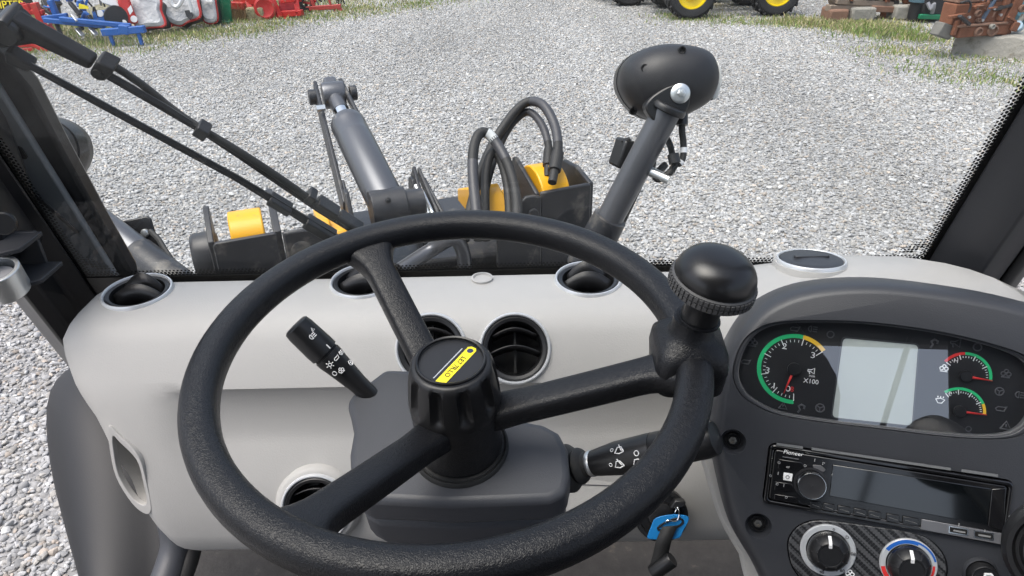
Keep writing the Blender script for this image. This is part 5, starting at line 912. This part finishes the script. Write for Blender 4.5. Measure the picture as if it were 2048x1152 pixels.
# ------------------------------------------------------------------ tractors
m_jg = mat('tractor_green', (0.012, 0.12, 0.03), 0.35, coat=0.3, var=0.1); m_jy = mat('tractor_yellow', (0.85, 0.62, 0.01), 0.35, coat=0.2, var=0.06, vscale=9); m_tyre = mat('tyre', (0.022, 0.022, 0.023), 0.75, bump=('noise', 60, 0.3, 0.004), var=0.3, vscale=12)
def tyre(o, fr, R, wd, rim):
    mb = MB(); mb.lathe([(rim, -wd * 0.42), (rim * 1.12, -wd * 0.5), (R * 0.86, -wd * 0.52), (R * 0.95, -wd * 0.42), (R * 0.965, 0), (R * 0.95, wd * 0.42), (R * 0.86, wd * 0.52), (rim * 1.12, wd * 0.5), (rim, wd * 0.42)], fr, 44, closed=True)
    w_ = mb.build('wheel', m_tyre, o, local=True); lg = MB()
    for i in range(22):
        for s_ in (-1, 1):
            a = 2 * math.pi * (i + 0.25 * s_) / 22; m2 = fr @ Matrix.Rotation(a, 4, 'Z') @ Matrix.Translation((R * 0.965, 0, s_ * wd * 0.25)) @ Matrix.Rotation(s_ * R_(42), 4, 'X'); lg.box((0, 0, 0), (R * 0.075, 0.035, wd * 0.62), m2)
    lg.build('lugs', m_tyre, w_, local=True, flat=True)['kind'] = 'stuff'
    mb = MB(); mb.lathe([(rim * 1.02, -wd * 0.3), (rim * 1.05, wd * 0.44), (rim * 0.98, wd * 0.46), (rim * 0.90, wd * 0.30), (rim * 0.55, wd * 0.22), (rim * 0.50, wd * 0.34), (rim * 0.34, wd * 0.40), (rim * 0.30, wd * 0.52), (0.002, wd * 0.54)], fr, 36); mb.build('rim', m_jy, w_, local=True)
    for i in range(6): mb = MB(); mb.lathe([(0.014, wd * 0.22), (0.014, wd * 0.34)], fr @ Matrix.Rotation(i * math.pi / 3, 4, 'Z') @ Matrix.Translation((rim * 0.42, 0, 0)), 6); mb.build('wheel_nut', m_jy, w_, local=True)
def tractor(loc, rz, lab):
    o = thing('tractor', lab, 'tractor', loc, rz, 'green tractors parked in a row'); Rw = 0.42
    for x in (-0.72, 0.72):
        for s_ in (-1, 1): tyre(o, frame(V((x, s_ * 0.60, Rw)), V((0, s_, 0)), V((1, 0, 0))), Rw, 0.30, 0.245)
    B_ = lambda c, d, nm, m_, bv=0.03: MB().box(c, d).build(nm, m_, o, bevel=bv, local=True)
    B_((0, 0, 0.52), (1.5, 0.30, 0.26), 'chassis', m_jg); B_((-0.72, 0, 0.42), (0.16, 0.95, 0.14), 'front_axle', m_jg); B_((0.72, 0, 0.42), (0.20, 0.95, 0.18), 'rear_axle', m_jg)
    mb = MB(); mb.loft([[V((x, y * k, 0.86 + z * k2)) for y, z in rrect(0.56, 0.5, 0.10)] for x, k, k2 in ((-1.15, 0.75, 0.6), (-1.05, 0.95, 0.85), (-0.3, 1.0, 1.0), (-0.05, 1.0, 1.0))]); mb.build('bonnet', m_jg, o, local=True)
    for s_ in (-1, 1):
        mb = MB(); pts_ = [(0.72 + 0.52 * math.cos(R_(a)), 0.46 + 0.52 * math.sin(R_(a))) for a in range(20, 165, 12)]; mb.add([V((x, s_ * 0.60 + q, z)) for x, z in pts_ for q in (-0.17, 0.17)], [(2 * i, 2 * i + 1, 2 * i + 3, 2 * i + 2) for i in range(len(pts_) - 1)]); mb.build('fender', m_jg, o, solid=0.02, local=True)
        MB().tube([V((0.95, s_ * 0.42, 0.9)), V((0.98, s_ * 0.42, 2.0)), V((0.98, 0, 2.02))], 0.035, 10).build('roll_bar', m_black, o, local=True)
        B_((0.2, s_ * 0.48, 0.48), (0.5, 0.22, 0.04), 'step', m_black, 0.01)
    B_((0.55, 0, 0.85), (0.5, 0.5, 0.12), 'seat', m_jy); B_((0.80, 0, 1.1), (0.12, 0.48, 0.45), 'backrest', m_jy); MB().lathe([(0.18, 0), (0.20, 0.015), (0.18, 0.03), (0.165, 0.015)], frame(V((0.12, 0, 1.15)), V((0.5, 0, 0.85))), 28, closed=True).build('steering_wheel', m_black, o, local=True)
    MB().tube([V((0.0, 0, 0.9)), V((0.12, 0, 1.15))], 0.03, 10).build('steering_post', m_black, o, local=True)
    B_((-1.2, 0, 0.55), (0.2, 0.5, 0.22), 'front_weight', m_jg)
    return o
w1, w2 = G(1380, 39), G(1546, 33); dv = (w2 - w1).normalized(); rz = math.atan2(dv.y, dv.x); nr = V((dv.y, -dv.x, 0)); mid = (w1 + w2) / 2 - nr * 0.66
tractor((mid.x, mid.y, 0), rz, 'green tractor with yellow wheels nearest the camera')
for k, lab in ((1, 'green tractor second in the row behind the nearest one'), (2, 'green tractor third in the row'), (3, 'green tractor farthest left in the row')):
    tractor((mid.x - 0.78 * k, mid.y + 1.55 * k, 0), rz, lab)
# ------------------------------------------------------------------ implements at upper left
m_ib = mat('implement_blue', (0.014, 0.10, 0.36), 0.45, var=0.2, vscale=8, dirt=((0.13, 0.12, 0.10), 0.60)); m_ir = mat('implement_red', (0.46, 0.022, 0.018), 0.45, var=0.2, vscale=6, dirt=((0.26, 0.11, 0.07), 0.58)); m_tarp = mat('grey_apron', (0.50, 0.50, 0.51), 0.6, bump=('noise', 6, 0.9, 0.06), var=0.12, vscale=5)
m_iw = mat('white_panel', (0.72, 0.72, 0.72), 0.4); m_ik = mat('implement_black', (0.02, 0.02, 0.022), 0.45, var=0.3); m_ig = mat('post_green', (0.008, 0.16, 0.075), 0.35, coat=0.2); m_rust_ = mat('rake_rust', (0.30, 0.07, 0.045), 0.7, var=0.3); m_steel = mat('worn_steel', (0.55, 0.56, 0.58), 0.35, 0.8)
def P3(px, py, y): return PY(px, py, y)
def beam(o, name, a, b, w_, h, m_, bev=0.01): mb = MB(); mb.bar(a, b, w_, h); return mb.build(name, m_, o, bevel=bev)
yb = 11.3
o = thing('cultivator', 'blue steel cultivator frame on two legs at upper left', 'implement', G(230, 95))
for a, b, c, d, y, w_, h, nm in ((205, 65, 290, 58, yb, 0.09, 0.10, 'front_beam'), (88, 40, 210, 52, yb + 0.3, 0.07, 0.07, 'side_beam'), (120, 38, 262, 52, yb + 0.25, 0.07, 0.07, 'side_beam'), (100, 0, 118, 42, yb + 0.5, 0.08, 0.08, 'upright'), (160, 0, 175, 50, yb + 0.6, 0.10, 0.06, 'upright'), (85, 36, 135, 30, yb + 0.4, 0.06, 0.06, 'cross_bar')):
    beam(o, nm, P3(a, b, y), P3(c, d, y), w_, h, m_ib)
beam(o, 'clamp', P3(248, 50, yb), P3(250, 68, yb), 0.10, 0.14, m_ib)
for a, b, c, d in ((219, 66, 229, 96), (275, 60, 285, 92)): beam(o, 'leg', P3(a, b, yb), V((P3(c, d, yb).x, P3(c, d, yb).y, 0.02)), 0.05, 0.05, m_ib)
mb = MB(); q = frame(P3(210, 30, yb + 0.5), V((0.1, -1, 0.2))); mb.prism([PF(a, b, q) for a, b in ((185, 22), (235, 18), (245, 40), (240, 52), (190, 48))], 0, 0.03, q); mb.build('side_plate', m_ib, o, bevel=0.01)
for a, b, w_ in ((202, 27, 0.05), (250, 45, 0.04)): mb = MB(); mb.lathe([(w_, 0.03), (w_, 0.036), (0.002, 0.036)], q @ Matrix.Translation((*PF(a, b, q), 0)), 16); mb.build('reflector', m_iw, o)
mb = MB(); mb.prism([PF(a, b, q) for a, b in ((160, 7), (178, 12), (180, 18), (160, 18))], 0.032, 0.04, q); mb.build('warning_label', m_sticker, o)
for a, b, c, d in ((140, 5, 160, 30), (150, 30, 165, 60), (178, 30, 192, 58), (112, 45, 124, 75)):
    beam(o, 'tine', P3(a, b, yb + 0.35), P3(c, d, yb + 0.3), 0.06, 0.05, m_ik)
for a, b, c, d in ((153, 57, 166, 72), (180, 55, 193, 70), (145, 28, 156, 42)): beam(o, 'share', P3(a, b, yb + 0.3), P3(c, d, yb + 0.22), 0.07, 0.03, m_steel, 0.008)
MB().tube(crom([P3(165, 40, yb + 0.4), P3(170, 26, yb + 0.4), P3(180, 35, yb + 0.4), P3(185, 42, yb + 0.4)], 5), 0.03, 8).build('hoop', m_ib, o)
mb = MB(); mb.lathe([(0.16, -0.02), (0.17, 0), (0.16, 0.02)], frame(P3(232, 34, yb + 0.45), V((0.6, -0.8, 0.1))), 28); mb.build('coulter_disc', m_ik, o)
o = thing('tedder', 'red hay machine of steel bars behind the wiper at far left', 'implement', G(60, 105))
yr = 11.8
for a, b, c, d, w_ in ((68, 5, 85, 45, 0.10), (50, 8, 62, 30, 0.09), (55, 24, 88, 24, 0.07), (85, 40, 118, 78, 0.09), (52, 38, 100, 60, 0.08), (28, 92, 65, 90, 0.05), (28, 102, 68, 98, 0.05), (28, 92, 30, 104, 0.05), (65, 88, 95, 104, 0.06), (44, 5, 52, 22, 0.07)):
    beam(o, 'bar', P3(a, b, yr - (0.8 if b > 80 else 0)), P3(c, d, yr - (0.8 if b > 80 else 0)), w_, w_, m_ir)
beam(o, 'foot', P3(108, 62, yr), V((P3(112, 85, yr).x, yr, 0.02)), 0.05, 0.05, m_ir)
mb = MB(); mb.lathe([(0.035, 0), (0.035, 0.02), (0.002, 0.02)], frame(P3(106, 66, yr - 0.05), V((0, -1, 0.2))), 16); mb.build('reflector', m_iw, o)
o = thing('seed_hopper', 'black hopper with yellow lettering at the top left corner', 'hopper', G(20, 75))
mb = MB(); mb.bar(P3(-120, 12, 13.0), P3(52, 10, 13.0), 0.5, 0.42); hp_ = mb.build('hopper', m_ik, o, bevel=0.04)
q = frame(P3(12, 10, 12.72), V((0, -1, 0.15))); text('UMPTER', 0.17, q @ Matrix.Translation((0, 0, 0.01)), 'lettering', m_sticker, o, 0.004, sx=1.0)
beam(o, 'pale_board', P3(-60, 30, 12.8), P3(66, 32, 12.8), 0.30, 0.12, mat('pale_board', (0.55, 0.48, 0.22), 0.7, var=0.2))
for a in (-60, 20, 48): beam(o, 'leg', P3(a, 25, 13.1), V((P3(a, 25, 13.1).x, 13.1, 0)), 0.08, 0.08, m_ik)
o = thing('black_coulters', 'dark seed drill coulters between red bars and blue frame', 'implement', G(100, 60))
for a, b, c, d in ((88, 0, 100, 22), (98, 0, 108, 25), (82, 12, 112, 30), (100, 25, 118, 5), (110, 0, 116, 28)): beam(o, 'coulter', P3(a, b, 12.5), P3(c, d, 12.4), 0.10, 0.07, m_ik)
for a in (86, 112): beam(o, 'leg', P3(a, 20, 12.5), V((P3(a, 20, 12.5).x, 12.5, 0)), 0.06, 0.06, m_ik)
# mowers with grey aprons
def apron(lab, pts, y, lean, hem=m_ir):
    q = frame(P3(*pts[0], y), V((0.12, -1, lean))); P_ = [PF(a, b, q) for a, b in pts]; lo_ = min(p[1] for p in P_); t_ = thing('mower_apron', lab, 'apron', q @ V((P_[0][0], lo_, 0)), group='grey mower aprons')
    ctr = (sum(p[0] for p in P_) / len(P_), sum(p[1] for p in P_) / len(P_)); mb = MB(); o_ = sm2(P_, 4)
    rows2 = [[q @ V((*p, z + 0.03 * math.sin(p[0] * 9) * k)) for p in inset(o_, k)] for k, z in ((1.0, 0.0), (0.97, 0.03), (0.75, 0.06), (0.45, 0.04), (0.1, 0.05))]
    mb.loft(rows2); mb.build('apron', m_tarp, t_); MB().tube([q @ V((*p, 0.005)) for p in o_], 0.022, 6, True).build('hem', hem, t_)
    bk_ = MB(); bk_.prism([(x, y_) for x, y_ in inset(o_, 0.93)], -0.30, -0.02, q); bk_.build('mower_deck', m_ik, t_)
    return t_, q
apron('grey apron with red hem nearest the blue cultivator', [(265, -12), (318, -4), (322, 20), (331, 50), (300, 54), (276, 56), (262, 20)], 12.2, 0.35)
t_, q_ = apron('grey apron with dark pentagon mark, middle of three', [(318, -20), (385, -18), (398, 10), (400, 34), (375, 44), (362, 51), (344, 46), (325, 30)], 12.6, 0.35)
mb = MB(); mb.prism([PF(a, b, q_, 0.08) for a, b in ((369, 21), (382, 20), (387, 31), (380, 40), (373, 33))], 0.07, 0.085, q_); mb.build('mark', m_ik, t_)
apron('grey apron beside the green post', [(402, -16), (424, -18), (432, 12), (434, 42), (414, 45), (404, 28)], 12.9, 0.3)
o = thing('mower', 'red and white mower body with sticker above the aprons', 'mower', G(300, 60))
q = frame(P3(255, 20, 12.0), V((0.3, -1, 0.3))); mb = MB(); mb.prism(sm2([PF(a, b, q) for a, b in ((240, -10), (258, -5), (268, 20), (277, 42), (272, 48), (255, 46), (248, 25), (238, 8))], 3), 0, 0.10, q); mb.build('red_guard', m_ir, o, bevel=0.03)
mb = MB(); mb.prism([PF(a, b, q, 0.1) for a, b in ((255, 18), (262, 10), (266, 22), (260, 30))], 0.10, 0.106, q); mb.build('label', m_iw, o); mb = MB(); mb.lathe([(0.05, 0.1), (0.05, 0.106), (0.002, 0.106)], q @ Matrix.Translation((*PF(268, 38, q, 0.1), 0)), 16); mb.build('reflector', m_iw, o)
mb = MB(); mb.prism(sm2([PF(a, b, q) for a, b in ((200, -6), (228, -4), (240, 14), (246, 30), (238, 30), (226, 14), (206, 6))], 3), -0.05, 0.04, q); mb.build('white_guard', m_iw, o, bevel=0.02)
MB().tube(crom([P3(338, -6, 12.4), P3(345, 10, 12.4), P3(355, 13, 12.4), P3(364, 0, 12.4), P3(364, -14, 12.4)], 6), 0.035, 8).build('white_hoop', m_iw, o)
MB().tube([P3(375, -10, 12.4), P3(384, 24, 12.4)], 0.03, 8).build('white_strut', m_iw, o); beam(o, 'beam', P3(262, -8, 12.9), P3(430, -14, 13.2), 0.14, 0.14, m_ir)
beam(o, 'leg', P3(330, -2, 12.9), V((P3(330, -2, 12.9).x, 12.9, 0)), 0.08, 0.08, m_ir)
o = thing('steel_post', 'leaning green steel post at the verge', 'post', G(448, 46)); a0, a1 = G(448, 47), P3(440, -40, G(448, 47).y)
for dx, nm in ((-0.075, 'flange'), (0.075, 'flange')): beam(o, nm, a0 + V((dx, 0, 0)), a1 + V((dx, 0, 0)), 0.05, 0.14, m_ig)
beam(o, 'web', a0 + V((0, 0.03, 0)), a1 + V((0, 0.03, 0)), 0.12, 0.03, m_ig); mb = MB(); mb.box(a0 + V((0, 0, 0.03)), (0.26, 0.22, 0.05)); mb.build('base_plate', m_ig, o, bevel=0.01)
o = thing('red_baler', 'red machine with beams and a wheel right of the green post', 'implement', G(540, 40)); y = 13.6
for a, b, c, d, w_ in ((486, 2, 525, 2, 0.10), (495, 2, 500, 18, 0.10), (505, -5, 520, 30, 0.07), (540, -10, 560, 36, 0.09), (562, 28, 605, 25, 0.10), (590, -10, 596, 26, 0.09), (530, 10, 556, 40, 0.06), (562, 3, 590, 0, 0.06), (560, 34, 572, 40, 0.06), (455, 10, 490, 12, 0.12)): beam(o, 'beam', P3(a, b, y), P3(c, d, y - 0.1), w_, w_, m_ir)
mb = MB(); q = frame(P3(575, 12, y + 0.1), V((0, -1, 0.1))); mb.prism([PF(a, b, q) for a, b in ((558, 0), (590, 0), (592, 22), (562, 24))], 0, 0.05, q); mb.build('panel', mat('faded_red', (0.38, 0.03, 0.04), 0.55, var=0.3, vscale=4), o)
mb = MB(); mb.prism([PF(a, b, q) for a, b in ((470, -10), (520, -10), (520, 8), (522, 28), (500, 30), (462, 24))], 0, 0.05, q); mb.build('panel', m_ir, o)
mb = MB(); mb.lathe([(0.05, -0.02), (0.15, -0.05), (0.19, -0.03), (0.19, 0.03), (0.15, 0.05), (0.08, 0.02), (0.002, 0.03)], frame(V((P3(537, 26, y).x, y - 0.15, 0.20)), V((0.2, -1, 0.1))), 28); mb.build('wheel_disc', m_ir, o)
mb = MB(); mb.lathe([(0.08, -0.05), (0.09, 0), (0.08, 0.05)], frame(P3(528, 7, y - 0.1), V((0, -1, 0.2))), 20); mb.build('hub', m_ik, o)
o = thing('red_rake', 'low red rake frame with pale discs at the grass edge', 'implement', G(650, 33)); y = 14.2
for a, b, c, d, w_ in ((598, 18, 682, 13, 0.08), (670, 14, 673, 36, 0.05), (620, -8, 630, 16, 0.06), (655, -10, 662, 12, 0.04), (676, 12, 684, 24, 0.07), (600, 3, 628, 8, 0.05)): beam(o, 'bar', P3(a, b, y), P3(c, d, y), w_, w_, mat('rake_red', (0.42, 0.06, 0.05), 0.5, var=0.2))
for a, b in ((633, 24), (648, 24), (657, 20), (662, 19)): mb = MB(); mb.lathe([(0.06, -0.02), (0.07, 0), (0.06, 0.02)], frame(P3(a, b, y), V((0.3, -1, 0.1))), 16); mb.build('disc', m_iw, o)
mb = MB(); mb.lathe([(0.07, -0.05), (0.14, -0.05), (0.16, 0), (0.14, 0.05), (0.07, 0.05)], frame(V((P3(616, 28, y).x, y, 0.16)), V((0.3, -1, 0))), 24, closed=True); mb.build('tyre', m_tyre, o); beam(o, 'axle_arm', P3(612, 5, y), P3(616, 27, y), 0.05, 0.05, m_ik)
# thin rods, hoses and brackets that crowd the implements
def clutter(root, x0, x1, ytop, ybot, yy, mats, n):
    for i in range(n):
        a = random.uniform(x0, x1); b = random.uniform(ytop, ybot); y_ = yy + random.uniform(-0.25, 0.35); p = P3(a, b, y_); q2 = P3(a + random.uniform(-16, 16), b + random.uniform(-16, 16), y_ + random.uniform(-0.15, 0.15))
        if p.z < 0.06: p.z = 0.06
        if q2.z < 0.06: q2.z = 0.06
        if i % 3 == 2: MB().tube(crom([p, (p + q2) / 2 + V((0, 0, 0.12)), q2], 4), 0.014, 6).build('hose', m_rubber, root)
        else: beam(root, 'rod', p, q2, random.choice([0.025, 0.035, 0.05]), random.choice([0.02, 0.03, 0.05]), random.choice(mats), 0.004)
for nm_, args in (('cultivator', (95, 250, -10, 48, 11.75, [m_ib, m_ib, m_ik, m_steel], 22)), ('tedder', (30, 110, -5, 70, 12.0, [m_ir, m_ir, m_ik, m_iw], 16)), ('red_baler', (462, 605, -12, 30, 13.8, [m_ir, m_ir, m_ik, m_steel, m_iw], 30)), ('red_rake', (598, 690, -12, 24, 14.3, [m_ir, m_ik, m_rust_], 14)), ('mower', (262, 432, -14, 10, 12.8, [m_ir, m_ik, m_iw, m_steel], 16))):
    clutter(bpy.data.objects[nm_], *args)
# dry bush and broken block by the post
o = thing('dry_bush', 'dry brown weed bush beside the green post', 'bush', G(478, 42)); bl = MB(); c0 = G(478, 40)
for i in range(700):
    p = c0 + V((random.gauss(0, 0.16), random.gauss(0, 0.12), 0.0)); h_ = random.uniform(0.08, 0.42); q2 = p + V((random.gauss(0, 0.10), random.gauss(0, 0.08), h_)); w_ = V((random.uniform(-1, 1), random.uniform(-1, 1), 0)).normalized() * 0.006; bl.add([p - w_, p + w_, q2], [(0, 1, 2)])
bl.build('stems', mat('dry_weed', (0.30, 0.20, 0.10), 0.8, var=0.3, vscale=4), o, flat=True, recalc=False)
o = thing('straw_bale', 'small weathered straw-coloured block under the red machine', 'block', G(512, 44)); mb = MB(); mb.box(G(512, 42) + V((0, 0.1, 0.11)), (0.30, 0.22, 0.22), None); mb.build('block', mat('weathered', (0.30, 0.27, 0.16), 0.9, bump=('noise', 30, 1, 0.02), var=0.5, vscale=16), o, bevel=0.03)
# ------------------------------------------------------------------ scrap and concrete at upper right
m_rust = mat('rust', (0.19, 0.072, 0.036), 0.85, bump=('noise', 40, 0.5, 0.006), var=0.45, vscale=7, dirt=((0.12, 0.06, 0.04), 0.6)); m_rust2 = mat('rust_pale', (0.22, 0.125, 0.085), 0.85, bump=('noise', 40, 0.5, 0.006), var=0.4, vscale=6); m_conc = mat('concrete', (0.30, 0.285, 0.25), 0.9, bump=('noise', 18, 0.7, 0.02), var=0.35, vscale=5, dirt=((0.14, 0.125, 0.095), 0.56)); m_wood = mat('old_wood', (0.24, 0.19, 0.15), 0.85, bump=('noise', 25, 0.6, 0.008), var=0.35, vscale=7)
o = thing('concrete_block', 'long weathered concrete block under the rusty gearbox parts', 'concrete block', G(1990, 118))
q = [G(1900, 109), G(2260, 140), G(2300, 96), G(1885, 78)]; mb = MB(); bt_ = [V((p.x, p.y, 0)) for p in q]; dx = bt_[1] - bt_[0]; nrm = V((-dx.y, dx.x, 0)).normalized(); rows_ = []
for i in range(13):
    t_ = i / 12; p = bt_[0] + dx * t_; j1, j2 = random.uniform(-.02, .02), random.uniform(-.02, .02); rows_.append([p + V((0, 0, -0.02)), p + nrm * (0.02 + j1) + V((0, 0, 0.15 + j2)), p + nrm * (0.05 + j2) + V((0, 0, 0.25 + j1)), p + nrm * 1.5 + V((0, 0, 0.27 + j2)), p + nrm * 1.5 + V((0, 0, -0.02))])
mb.loft(rows_); mb.build('block', m_conc, o, bevel=0.015)
o = thing('rusty_gearbox', 'heap of rusty brown machine castings on the concrete block', 'scrap', G(1960, 80)); ZB = 0.262; c0 = PZ(1950, 68, ZB); f_ = frame(c0, V((0.25, -0.97, 0)), V((0.97, 0.25, 0))) @ Matrix.Diagonal((0.86, 0.8, 0.86, 1))
def sc_(name, x, y, w_, h, z, d, m_, rot=0): mb = MB(); mb.box((0, 0, 0), (w_, h, d), f_ @ Matrix.Translation((x, y + h / 2, z)) @ Matrix.Rotation(R_(rot), 4, 'Z')); return mb.build(name, m_, o, bevel=0.012)
sc_('casting', 0.0, 0.0, 0.95, 0.16, 0, 0.35, m_rust); sc_('cover_plate', -0.15, 0.19, 0.85, 0.30, -0.02, 0.25, m_rust); sc_('flange', -0.10, 0.16, 0.9, 0.035, 0.03, 0.34, m_rust2); sc_('side_arm', 0.42, -0.02, 0.16, 0.75, 0.12, 0.10, m_rust, -14); sc_('side_arm', 0.26, 0.20, 0.10, 0.5, 0.12, 0.08, m_rust, -10)
sc_('lever', 0.0, 0.20, 0.05, 0.42, 0.12, 0.05, mat('scrap_blue', (0.08, 0.12, 0.18), 0.6, var=0.3), -22); sc_('plate', -0.62, 0.0, 0.25, 0.20, 0.02, 0.18, mat('scrap_grey', (0.15, 0.145, 0.13), 0.8, var=0.4), -20); sc_('top_casting', -0.10, 0.50, 0.9, 0.25, -0.05, 0.3, m_rust2); sc_('bracket', 0.45, 0.05, 0.12, 0.14, 0.22, 0.05, m_rust, -14)
for x, y, r in ((-0.15, 0.08, 0.07), (0.10, 0.08, 0.09), (0.46, 0.10, 0.05), (-0.25, 0.36, 0.05), (0.52, 0.38, 0.06)): mb = MB(); mb.lathe([(r, 0), (r, 0.03), (r * 0.7, 0.04), (r * 0.6, 0.01), (0.002, 0.01)], f_ @ Matrix.Translation((x, y, 0.175)), 20); mb.build('boss', m_rust2, o)
for x, y in ((-0.35, 0.30), (-0.1, 0.24), (0.05, 0.40), (0.2, 0.3), (0.38, 0.55), (-0.2, 0.55)): mb = MB(); mb.lathe([(0.022, 0), (0.022, 0.03), (0.002, 0.032)], f_ @ Matrix.Translation((x, y, 0.14)), 6); mb.build('bolt', m_steel, o)
for i in range(34):
    x, y_, rr_ = random.uniform(-0.6, 0.62), random.uniform(0.02, 0.72), random.uniform(0.02, 0.07); mb = MB(); mm_ = f_ @ Matrix.Translation((x, y_, random.uniform(0.10, 0.24))) @ Matrix.Rotation(random.uniform(-0.6, 0.6), 4, 'Z'); k_ = i % 4
    if k_ == 0: mb.box((0, 0, 0), (rr_ * 4, rr_ * 0.7, rr_), mm_)
    elif k_ == 1: mb.lathe([(rr_ * 0.6, -0.03), (rr_ * 0.6, 0.02), (rr_ * 0.35, 0.025), (rr_ * 0.3, 0.0), (0.002, 0.0)], mm_, 14)
    elif k_ == 2: mb.tube(crom([mm_ @ V(p) for p in ((-rr_ * 2, 0, 0), (0, rr_, 0.03), (rr_ * 2, 0, 0.0), (rr_ * 2.4, -rr_ * 2, 0))], 4), rr_ * 0.28, 8)
    else: mb.box((0, 0, 0), (rr_ * 0.8, rr_ * 3.2, rr_ * 0.8), mm_)
    mb.build('fragment', random.choice([m_rust, m_rust2, m_rust, m_ik, m_conc]), o, bevel=0.006)
o = thing('blue_pump', 'worn blue pump housing at the right end of the concrete block', 'scrap', PZ(2055, 62, ZB)); mb = MB(); mb.lathe([(0.18, -0.15), (0.22, -0.1), (0.22, 0.12), (0.12, 0.2), (0.002, 0.2)], frame(PZ(2062, 58, ZB) + V((0, 0.2, 0.23)), V((-0.5, -0.8, 0.1))), 28); mb.build('housing', mat('scrap_teal', (0.06, 0.16, 0.21), 0.6, var=0.4, vscale=8), o); mb = MB(); mb.lathe([(0.06, 0), (0.06, 0.12), (0.002, 0.12)], frame(PZ(2034, 66, ZB) + V((0, 0, 0.07)), V((-0.6, -0.6, 0.3))), 8); mb.build('coupling', mat('pale_blue', (0.35, 0.48, 0.58), 0.5), o)
o = thing('scrap_rack', 'rusty rack of wooden and steel beams right of the grass clump', 'scrap', G(1740, 50)); y = 12.2
for a, b, c, d, w_, h, m_ in ((1655, 16, 1760, 14, 0.16, 0.10, m_wood), (1670, 2, 1790, 8, 0.16, 0.08, m_wood), (1740, 16, 1835, 20, 0.20, 0.09, m_rust2), (1680, -14, 1850, -4, 0.14, 0.10, m_rust), (1768, 20, 1764, 40, 0.09, 0.09, m_rust), (1832, -6, 1840, 32, 0.10, 0.10, m_rust2), (1700, -10, 1706, 12, 0.10, 0.08, m_rust), (1776, -12, 1770, 14, 0.10, 0.08, m_rust), (1660, -12, 1668, 14, 0.09, 0.08, m_wood), (1808, -10, 1816, 18, 0.08, 0.08, m_rust)): beam(o, 'beam', P3(a, b, y), P3(c, d, y + 0.1), w_, h, m_)
for a, b, w_, h in ((1720, 28, 0.38, 0.20), (1806, 30, 0.40, 0.22), (1672, 26, 0.30, 0.18)):
    s2 = thing('support_stone', {1720: 'pale stone block under the middle of the scrap rack', 1806: 'grey stone block under the right of the scrap rack', 1672: 'brown block under the left of the scrap rack'}[a], 'stone block', V((P3(a, b, y).x, y, 0))); mb = MB(); mb.box(V((P3(a, b, y).x, y + 0.05, h / 2 + 0.015)), (w_, 0.4, h)); mb.build('block', m_conc if a != 1672 else m_rust2, s2, bevel=0.03)
for i in range(16):
    a = random.uniform(1655, 1842); b = random.uniform(-14, 22); p = P3(a, b, y + random.uniform(-0.1, 0.3)); q2 = P3(a + random.uniform(-22, 22), b + random.uniform(-12, 12), y + random.uniform(-0.1, 0.3)); beam(bpy.data.objects['scrap_rack'], 'offcut', p, q2, random.choice([0.03, 0.05, 0.08]), random.choice([0.03, 0.05]), random.choice([m_rust, m_rust2, m_wood, m_ik]), 0.005)
o = thing('scrap_engine', 'black and green engine parts between rack and rusty castings', 'scrap', G(1870, 45)); y = 11.9
mb = MB(); mb.box(V((P3(1868, 20, y).x, y + 0.2, 0.33)), (0.42, 0.5, 0.55)); mb.build('block', m_ik, o, bevel=0.03); beam(o, 'green_rail', P3(1838, 33, y - 0.1), P3(1880, 34, y - 0.1), 0.07, 0.07, m_ig); beam(o, 'foot', V((P3(1850, 34, y).x, y, 0)), P3(1850, 34, y), 0.08, 0.08, m_ik); MB().tube(crom([P3(1855, 5, y - 0.1), P3(1862, 18, y - 0.15), P3(1868, 8, y - 0.15), P3(1864, 26, y - 0.1)], 5), 0.03, 8).build('pipe', mat('dull_alloy', (0.3, 0.3, 0.32), 0.5, 0.5), o)
mb = MB(); mb.lathe([(0.14, 0), (0.14, 0.3), (0.10, 0.35)], frame(V((P3(1842, 10, y).x, y + 0.1, 0.3)), V((0, 0, 1))), 20); mb.build('drum', mat('drum_blue', (0.07, 0.13, 0.16), 0.6, var=0.4), o); mb = MB(); mb.lathe([(0.11, 0), (0.11, 0.32)], frame(V((P3(1842, 10, y).x, y + 0.1, 0.0)), V((0, 0, 1))), 20); mb.build('drum_stand', m_ik, o)
